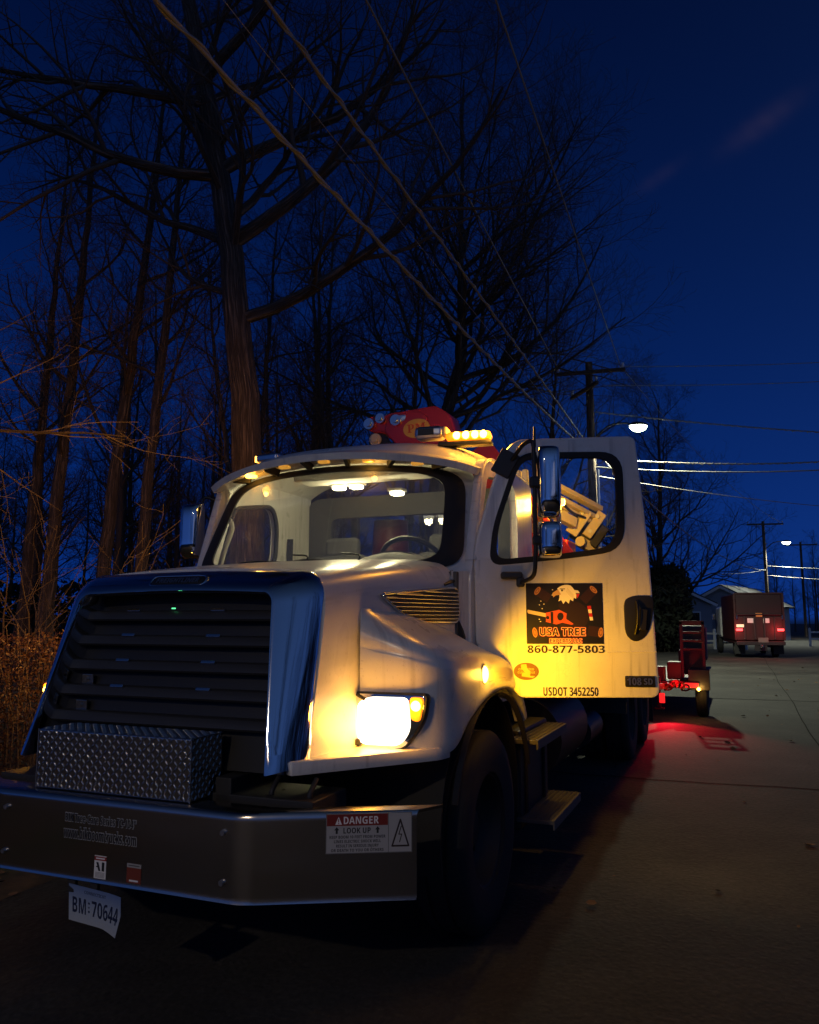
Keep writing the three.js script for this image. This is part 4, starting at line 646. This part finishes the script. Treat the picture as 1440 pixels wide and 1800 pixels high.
// the wood further back, and the trees across the road behind the camera that the chrome mirrors
{
  const [a, b] = treeGeos(777, { path: [[0, -0.1, 0], [0.1, 5, 0], [-0.1, 10, 0.1], [0.2, 16, 0]], r: 0.2, limbs: 20, from: 0.25, reach: 4.6, up: 0.5, depth: 4, kids: [0, 7, 6, 3] });
  const g = mergeGeometries([plain(a), plain(b)]), rng = rngOf(55), m4 = new THREE.Matrix4(), q = new THREE.Quaternion(), up = V(0, 1, 0);
  const wood = (name, label, n, at) => { const im = new THREE.InstancedMesh(g, M.twig, n); for (let i = 0; i < n; i++) { const [x, z, s] = at(i); m4.compose(V(x, 0, z), q.setFromAxisAngle(up, rng() * 6.28), V(s, s * (0.85 + rng() * 0.3), s)); im.setMatrixAt(i, m4); } im.name = name; im.castShadow = im.receiveShadow = true; scene.add(im); tag(im, label, 'woods', null, 'stuff'); };
  wood('woods', 'dark bare wood behind the roadside trees', 80, () => { const z = -24 - rng() * 42, x = -10 - rng() * 38 + (z + 24) * 0.12; return [x, z, 0.75 + rng() * 0.35]; });
  wood('far_woods', 'far dark line of bare trees beyond the houses', 46, () => [-28 + rng() * 70, -92 - rng() * 40, 0.42 + rng() * 0.25]);
  wood('opposite_woods', 'bare trees across the road behind the viewer', 74, (i) => i < 20 ? [13 + rng() * 16, -8 + rng() * 34, 0.55 + rng() * 0.3] : i < 34 ? [-14 + rng() * 30, 24 + rng() * 14, 0.55 + rng() * 0.3] : i < 58 ? [15 + rng() * 30, -12 - rng() * 60, 0.5 + rng() * 0.3] : [-18 - rng() * 22, -6 + rng() * 26, 0.7 + rng() * 0.3]);
}
// evergreens and hedge: many small leaf faces
function leafy(name, label, category, pos, seed, size, n, leaf, m, stemM, group) {
  const t = thing(name, label, category, pos, 0, group), rng = rngOf(seed), p = [], nn = [], idx = [], [w, h, d] = size, T = new Tubes();
  for (let i = 0; i < n; i++) {
    let x, y, z; do { x = rng() * 2 - 1; y = rng() * 2 - 1; z = rng() * 2 - 1; } while (x ** 6 + y ** 6 + z ** 6 > 1 - 0.25 * rng());
    const c = V(x * w / 2 * (1 + 0.08 * Math.sin(y * 7 + z * 4)), h / 2 + y * h / 2 * (1 + 0.07 * Math.sin(x * 9 + z * 5)), z * d / 2), a = rv(rng).normalize(), b = rv(rng).cross(a).normalize(), nrm = a.clone().cross(b), L = leaf * (0.6 + rng() * 0.8), o = p.length / 3;
    for (const [s, k] of [[-1, 0], [0, 0.42], [1, 0], [0, -0.42]]) { const v = c.clone().addScaledVector(a, s * L).addScaledVector(b, k * L).addScaledVector(nrm, k === 0 ? 0.15 * L : 0); p.push(v.x, v.y, v.z); nn.push(nrm.x, nrm.y, nrm.z); }
    idx.push(o, o + 3, o + 1, o + 1, o + 3, o + 2);
  }
  for (let i = 0; i < Math.min(140, n / 20); i++) { const x = (rng() - 0.5) * w * 0.85, z = (rng() - 0.5) * d * 0.85, H = h * (0.7 + rng() * 0.42); T.add([V(x, 0, z), V(x + (rng() - 0.5) * 0.1, H * 0.5, z + (rng() - 0.5) * 0.1), V(x + (rng() - 0.5) * 0.25, H, z + (rng() - 0.5) * 0.25)], [0.008, 0.006, 0.003], 4); }
  const g = new THREE.BufferGeometry(); g.setAttribute('position', new THREE.Float32BufferAttribute(p, 3)); g.setAttribute('normal', new THREE.Float32BufferAttribute(nn, 3)); g.setIndex(idx);
  part('foliage', g, m, t); part('stem', T.geo(), stemM, t); return t;
}
leafy('hedge', 'reddish brown clipped hedge at the left edge, beside the truck', 'hedge', [-5.4, 0, -3.9], 61, [3.4, 1.48, 1.5], 30000, 0.019, M.leafBrown, M.twig).rotation.y = 0.38;
leafy('evergreen', 'dense dark evergreen standing right of the open door, left of the houses', 'shrub', [-1.6, 0, -41], 62, [3.6, 4.4, 3.2], 9000, 0.16, M.needles, M.twig);
leafy('evergreen', 'low dark evergreen hedge behind the white rail fence', 'shrub', [-3.0, 0, -66], 63, [16, 3.2, 2.5], 9000, 0.22, M.needles, M.twig);

leafy('thicket', 'dark evergreen screen across the road, out of view to the right', 'thicket', [15, 0, 6], 66, [4, 5, 34], 12000, 0.22, M.needles, M.twig);
leafy('thicket', 'dark low thicket between the trunks at the far left', 'thicket', [-27, 0, -27], 64, [34, 3.4, 4], 14000, 0.2, M.needles, M.twig).rotation.y = 0.5;
leafy('thicket', 'dark low thicket beyond the big oak, behind the truck', 'thicket', [-9, 0, -40], 65, [18, 3.4, 4], 9000, 0.2, M.needles, M.twig);

// ================================================================ POLES, LAMPS, CABLES
function utilityPole(label, x, z, h, r, armY, arms, turn = 0) {
  const t = thing('utility_pole', label, 'utility pole', [x, 0, z], 0, 'utility poles along the road');
  part('pole', cyl(r * 0.7, r, h, 14, 0, h / 2, 0), M.pole, t);
  arms.forEach(([y, L, a, off]) => {
    const c = part('crossarm', box(L, 0.12, 0.1, off, y, r + 0.04, 0.01).rotateY(a), M.pole, t);
    for (const s of [-1, 1]) part('insulator', [cyl(0.02, 0.02, 0.1, 8, off + s * (L / 2 - 0.08), y + 0.1, r + 0.04).rotateY(a), cyl(0.045, 0.055, 0.12, 10, off + s * (L / 2 - 0.08), y + 0.17, r + 0.04).rotateY(a)], M.insulator, c);
    part('brace', [bar([off - L * 0.3, y - 0.05, r + 0.05], [0, y - 0.55, r], 0.03, 0.02).rotateY(a), bar([off + L * 0.3, y - 0.05, r + 0.05], [0, y - 0.55, r], 0.03, 0.02).rotateY(a)], M.darkMetal, c);
  });
  return t;
}
const pole1 = utilityPole('wooden utility pole behind the open door, with two crossed arms', -1.86, -24, 10.35, 0.17, 10, [[9.95, 2.3, 0.12, 0.05], [9.35, 2.0, -0.95, 0]]);
part('riser_pipe', cyl(0.045, 0.045, 6.6, 10, 0.2, 3.3, 0.06), M.chromeDull, pole1);
part('splice_case', [box(0.14, 0.5, 0.14, 0.75, 6.6, 0.2, 0.03, 0, 0.3), box(0.1, 0.3, 0.1, 0.95, 6.2, 0.2, 0.03, 0, 0.4)], M.chromeDull, pole1);
utilityPole('distant utility pole rising behind the red-lit chip truck', 4.5, -63, 9.0, 0.15, 8.6, [[8.75, 2.6, 0.2, 0.1]]);
utilityPole('farthest utility pole at the right edge, its arm against the sky', 8.2, -81, 8.9, 0.14, 8.6, [[8.6, 2.8, 0.15, 0]]);
utilityPole('utility pole behind the viewer carrying the near cables', -1.9, 15, 10.4, 0.17, 10, [[9.95, 2.3, 0.05, 0.05]]);
function streetLamp(label, base, head, color, cd) {
  const t = thing('street_lamp', label, 'street lamp', [0, 0, 0], 0, 'street lamps on the poles');
  const a = V(...base), b = V(...head), d = b.clone().sub(a).setY(0).normalize();
  part('lamp_arm', tube([a, a.clone().lerp(b, 0.35).add(V(0, 0.28, 0)), a.clone().lerp(b, 0.75).add(V(0, 0.22, 0)), b.clone().addScaledVector(d, -0.3).add(V(0, 0.1, 0))], 0.03, 20, 8), M.darkMetal, t);
  const h = part('lamp_head', new THREE.SphereGeometry(1, 20, 12, 0, 6.2832, 0, Math.PI / 2).scale(0.34, 0.14, 0.17).rotateY(-Math.atan2(d.z, d.x)).translate(b.x, b.y + 0.06, b.z), M.darkMetal, t);
  part('lamp_lens', new THREE.SphereGeometry(1, 20, 12, 0, 6.2832, Math.PI / 2, Math.PI / 2).scale(0.30, 0.20, 0.2).rotateY(-Math.atan2(d.z, d.x)).translate(b.x, b.y + 0.05, b.z), M.lampWhite, h);
  spot([b.x, b.y - 0.14, b.z], [b.x, 0, b.z], color, cd, 1.38, 0.35, 9);
  return t;
}
streetLamp('glaring street lamp above the open door, on the near pole', [-1.7, 7.75, -24], [-0.38, 8.1, -24.7], [0.95, 0.98, 0.70], 600);
streetLamp('distant street lamp right of the far utility pole', [4.6, 6.9, -63], [6.05, 7.35, -63.4], [0.95, 1, 0.8], 500);
streetLamp('street lamp on the pole behind the viewer', [-1.75, 7.7, 15], [0.2, 8.1, 15], [1, 0.78, 0.55], 330);
let cableN = 0;
function cable(label, a, b, r, sag, extra) {
  const A = V(...a), B = V(...b), pts = []; for (let i = 0; i <= 24; i++) { const t = i / 24; pts.push(A.clone().lerp(B, t).add(V(0, -4 * sag * t * (1 - t), 0))); }
  const gs = [tube(pts, r, 60, 5)];
  if (extra) { const q = []; for (let i = 0; i <= 240; i++) { const t = i / 240; q.push(A.clone().lerp(B, t).add(V(Math.cos(t * 260) * r * 1.3, -4 * sag * t * (1 - t) + Math.sin(t * 260) * r * 1.3, 0))); } gs.push(tube(q, r * 0.6, 480, 4)); }
  return top('overhead_cable', gs, extra === 2 ? M.wireLight ?? M.wire : M.wire, label, 'cable', 'overhead cables');
}
M.wire.roughness = 0.4;
// along the road, from the pole behind the viewer to the pole behind the door
cable('thick twisted cable, leftmost of those crossing the top edge', [-2.1, 8.1, 15], [-2.0, 7.3, -24], 0.026, 0.65, 1);
cable('twisted cable second from the left along the top edge', [-2.1, 9.25, 15], [-1.95, 7.45, -24], 0.023, -0.05, 1);
cable('thin wire between the two thick twisted cables', [-2.1, 8.9, 15], [-1.98, 7.4, -24], 0.006, 0.35);
cable('dark wire reaching the left end of the upper crossarm', [-0.9, 10.9, 15], [-2.85, 10.12, -24], 0.018, 0.15);
cable('dark wire reaching the right end of the upper crossarm', [0.55, 10.6, 15], [-0.82, 10.12, -24.1], 0.016, 0.2);
// from that pole on to the next, and across the road
cable('wire running from the crossarm down towards the distant pole', [-0.82, 10.12, -24.1], [5.7, 8.9, -63], 0.012, 0.7);
cable('low lit cable sagging towards the distant pole', [-1.8, 7.3, -24], [4.5, 5.3, -63], 0.02, 1.0, 1);
cable('upper of the two high wires crossing to the right edge', [-0.85, 10.1, -24], [8.06, 10.12, -26.71], 0.012, 0.1);
cable('lower of the two high wires crossing to the right edge', [-1.4, 9.5, -24], [8.03, 9.49, -26.79], 0.012, 0.1);
cable('lit service cable beside the lamp, upper of a pair', [-1.7, 7.0, -24], [8.11, 7.17, -28.25], 0.022, 0.25, 1);
cable('lit service cable beside the lamp, lower of a pair', [-1.7, 6.7, -24], [7.88, 6.67, -27.14], 0.022, 0.22);
cable('dark sloping service cable right of the lamp', [-1.7, 8.6, -24], [8.35, 7.99, -29.32], 0.02, 0.1, 1);
cable('short lit cable swinging off below the lamp', [-1.7, 6.4, -24], [9.45, 6.18, -36.58], 0.014, 0.2);
cable('lit cable on the distant pole going to the right edge', [4.5, 5.6, -63], [20, 4.6, -62], 0.03, 0.1);
cable('lower lit cable on the distant pole going to the right edge', [4.5, 4.9, -63], [20, 3.9, -66], 0.025, 0.15);
cable('lit cable curving left from the distant pole to a house', [4.5, 5.3, -63], [-4, 6.2, -58], 0.02, 0.7);

// ================================================================ OTHER VEHICLES
{
  // low red equipment trailer right behind the truck
  const t = thing('equipment_trailer', 'low red equipment trailer with a ladder-like upright behind the boom truck', 'trailer', [0.95, 0, -11.9]);
  const fr = part('frame', [box(1.5, 0.12, 4.2, 0, 0.55, -2.2), box(1.6, 0.1, 0.1, 0, 0.55, -0.05), bar([-0.5, 0.55, 0], [0, 0.55, 1.3], 0.08, 0.1), bar([0.5, 0.55, 0], [0, 0.55, 1.3], 0.08, 0.1)], M.redDark, t);
  const tm = { mid: 0 }; t.userData.mid = 0; for (const s of [1, -1]) { const w = wheel(t, s * 0.86, 0.37, -0.25, 0.71); w.name = 'wheel'; } delete t.userData.mid;
  for (const s of [1, -1]) { part('fender', [box(0.34, 0.03, 0.95, s * 0.84, 0.80, -0.25, 0.01), box(0.34, 0.34, 0.03, s * 0.84, 0.64, 0.22, 0.01)], M.darkMetal, t); }
  part('upright_ladder', [box(0.05, 0.95, 0.05, 0.58, 1.14, 0.1), box(0.05, 0.95, 0.05, 0.93, 1.14, 0.1), box(0.4, 0.07, 0.05, 0.755, 1.585, 0.1), box(0.34, 0.035, 0.05, 0.755, 1.42, 0.1), box(0.34, 0.035, 0.05, 0.755, 1.28, 0.1), box(0.34, 0.035, 0.05, 0.755, 1.14, 0.1)], M.redDark, t);
  part('engine_box', [box(0.42, 0.42, 0.6, 0.70, 0.9, -0.6, 0.03), box(0.25, 0.30, 0.3, 0.45, 0.78, 0.0, 0.03), box(0.2, 0.26, 0.2, 0.2, 0.72, 0.1, 0.03)], M.redDark, t);
  const tl = part('tail_lamp', [box(0.22, 0.08, 0.03, 0.72, 0.55, 0.26, 0.01)], M.redSoft, t); part('lamp_bracket', box(0.26, 0.1, 0.02, 0.72, 0.55, 0.242), M.black, tl);
  part('amber_marker', new THREE.SphereGeometry(0.028, 12, 8).translate(0.83, 0.49, 0.27), M.amberHot, t);
  for (let i = 0; i < 9; i++) part('chain_link', new THREE.TorusGeometry(0.06, 0.016, 6, 14).rotateY(i % 2 ? 1.2 : 0.2).rotateX(0.6).translate(0.28 + i * 0.045, 0.56 - 0.03 * Math.sin(i), 0.42 + 0.06 * (i % 3)), M.redDark, t);
  part('winch_housing', box(0.46, 0.62, 0.5, 0.72, 1.22, -0.8, 0.04), M.darkMetal, t);
  part('jack_stand', [box(0.06, 0.5, 0.06, 0.22, 0.45, 0.6), box(0.16, 0.02, 0.16, 0.22, 0.19, 0.6)], M.redDark, t);
  part('brake_lamp', box(0.09, 0.16, 0.03, 0.27, 0.36, 0.62, 0.01), M.redSoft, t); spot([1.25, 0.40, -11.22], [1.48, 0, -10.55], [1, 0.012, 0.03], 11, 0.62, 0.3, 1); lamp(1.45, 0.62, -11.30, [1, 0.035, 0.04], 0.6, 2); lamp(1.80, 0.50, -11.55, [1, 0.5, 0.1], 0.25, 1);
}
{
  // chip truck seen from behind
  const t = thing('chip_truck', 'dark chip truck far down the road with two lit red tail lamps', 'truck', [3.25, 0, -34.9], 0.14);
  part('chip_body', [box(1.98, 2.0, 4.2, 0, 1.72, -2.1, 0.05), box(1.9, 0.12, 4.2, 0, 0.66, -2.1)], std([0.05, 0.008, 0.007], 0.45), t);
  part('tailgate', [box(1.86, 1.0, 0.05, 0, 1.25, 0.03, 0.02), box(0.08, 2.0, 0.06, -0.97, 1.75, 0.04), box(0.08, 2.0, 0.06, 0.97, 1.75, 0.04), box(1.9, 0.07, 0.06, 0, 2.74, 0.04)], std([0.03, 0.009, 0.008], 0.5), t);
  part('rear_bumper', [box(1.95, 0.16, 0.14, 0, 0.62, 0.1, 0.02), box(0.5, 0.3, 0.06, 0, 0.45, 0.12)], M.darkMetal, t);
  for (const s of [-1, 1]) { const l = part('tail_lamp', box(0.26, 0.10, 0.03, s * 0.82, 1.19, 0.09, 0.015), M.redGlow, t); part('lamp_housing', box(0.32, 0.15, 0.03, s * 0.82, 1.19, 0.065, 0.01), M.black, l); }
  for (const x of [-0.36, 0.28]) part('reflector_panel', box(0.24, 0.2, 0.02, x, 1.58, 0.065), M.whitePaint, t);
  part('amber_panel', box(0.26, 0.16, 0.02, 0.0, 1.82, 0.065), std([0.5, 0.22, 0.06], 0.6), t);
  part('marker_plate', box(0.3, 0.12, 0.02, -0.78, 1.36, 0.08), glow([1, 0.8, 0.35], 0.7), t);
  part('number_plate', box(0.4, 0.2, 0.01, 0.1, 0.76, 0.18), std([0.14, 0.13, 0.12], 0.6), t);
  t.userData.mid = 0; for (const s of [-1, 1]) { wheel(t, s * 0.78, 0.45, -1.2, 0.87); wheel(t, s * 0.98, 0.45, -5.4, 0.87); } delete t.userData.mid;
  part('truck_cab', [box(2.1, 1.5, 1.6, 0, 1.5, -5.2, 0.15)], M.paint, t);
  part('side_mirror', [box(0.16, 0.3, 0.06, 1.28, 1.75, -4.9, 0.03), bar([1.05, 1.75, -4.9], [1.22, 1.75, -4.9], 0.03, 0.03), box(0.16, 0.3, 0.06, -1.28, 1.75, -4.9, 0.03)], M.chrome, t);
  part('fuel_tank', cyl(0.28, 0.28, 1.2, 18, 1.0, 0.6, -3.4, 'z'), M.darkMetal, t);
  for (const x of [-0.6, -0.2, 0.2, 0.6]) part('tailgate_rib', box(0.06, 0.95, 0.05, x, 1.25, 0.07, 0.008), M.frame, t);
  for (const x of [-0.9, 0.9]) { part('gate_hinge', cyl(0.035, 0.035, 0.16, 10, x, 1.72, 0.09), M.steel, t); part('mud_flap', box(0.42, 0.5, 0.02, x * 0.86, 0.4, -0.35), M.rubber, t); }
  part('upper_gate', [box(1.82, 0.9, 0.04, 0, 2.24, 0.03, 0.01), box(1.82, 0.05, 0.05, 0, 1.84, 0.06, 0.005)], std([0.02, 0.006, 0.006], 0.5), t);
  part('tow_hitch', [box(0.16, 0.14, 0.2, 0, 0.5, 0.22, 0.01), new THREE.TorusGeometry(0.06, 0.02, 8, 16).rotateY(Math.PI / 2).translate(0, 0.5, 0.34)], M.steel, t);
  lamp(2.4, 1.2, -34.2, [1, 0.04, 0.04], 1.6); lamp(4.05, 1.2, -34.45, [1, 0.04, 0.04], 1.6);
}
// houses behind the trees
function house(label, x, z, w, h, rise, d, turn) {
  const t = thing('house', label, 'house', [x, 0, z], turn, 'houses beyond the verge');
  const wall = new THREE.Shape([[-w / 2, 0], [w / 2, 0], [w / 2, h], [0, h + rise], [-w / 2, h]].map((p) => new THREE.Vector2(...p)));
  part('wall', new THREE.ExtrudeGeometry(wall, { depth: d, bevelEnabled: false }).translate(0, 0, -d), M.siding, t);
  const L = Math.hypot(w / 2 + 0.35, rise * (w / 2 + 0.35) / (w / 2)), a = Math.atan2(rise, w / 2);
  const roof = part('roof', [-1, 1].map((s) => box(L, 0.14, d + 0.6, s * Math.cos(a) * L / 2, h + rise + 0.09 - Math.sin(a) * L / 2, -d / 2, 0.02, 0, 0, -s * a)), M.roofing, t);
  for (const s of [-1, 1]) part('barge_board', box(L, 0.18, 0.05, s * Math.cos(a) * L / 2, h + rise - 0.03 - Math.sin(a) * L / 2, 0.31, 0.01, 0, 0, -s * a), M.whitePaint, roof);
  for (const s of [-1, 1]) { const wd = part('window', box(0.95, 1.3, 0.06, s * w * 0.24, 1.5, 0.02, 0.01), M.whitePaint, t); part('pane', [box(0.8, 0.54, 0.03, s * w * 0.24, 1.8, 0.05, 0), box(0.8, 0.54, 0.03, s * w * 0.24, 1.2, 0.05, 0)], std([0.02, 0.02, 0.025], 0.1), wd); }
  part('door', box(0.95, 2.05, 0.06, 0, 1.05, 0.02, 0.01), M.wood, t);
  const sid = []; for (let k = 1; k * 0.2 < h; k++) sid.push(box(w, 0.02, 0.02, 0, k * 0.2, 0.006, 0)); part('clapboard_edges', sid, M.siding, t);
  return t;
}
house('pale gabled house just right of the open door', -1.5, -55, 4.6, 2.75, 1.15, 9, 0.16);
house('pale gabled house left of the chip truck', 1.35, -60, 5.4, 2.6, 1.4, 9, -0.25);
// white rail fences
function fence(label, x, z, n, turn) {
  const t = thing('rail_fence', label, 'fence', [x, 0, z], turn, 'white rail fences');
  for (let i = 0; i <= n; i++) { const p = part('post', box(0.13, 1.05, 0.13, i * 1.6, 0.52, 0, 0.01), M.whitePaint, t); part('cap', new THREE.ConeGeometry(0.11, 0.09, 4).rotateY(Math.PI / 4).translate(i * 1.6, 1.09, 0), M.whitePaint, p); }
  for (let i = 0; i < n; i++) for (const y of [0.45, 0.85]) part('rail', box(1.47, 0.1, 0.04, i * 1.6 + 0.8, y, 0, 0.005), M.whitePaint, t);
}
fence('white rail fence left of the chip truck', -0.4, -45, 3, -0.2);
fence('short white rail fence at the right edge', 6.4, -52, 3, -0.1);

renderer.render(scene, camera);
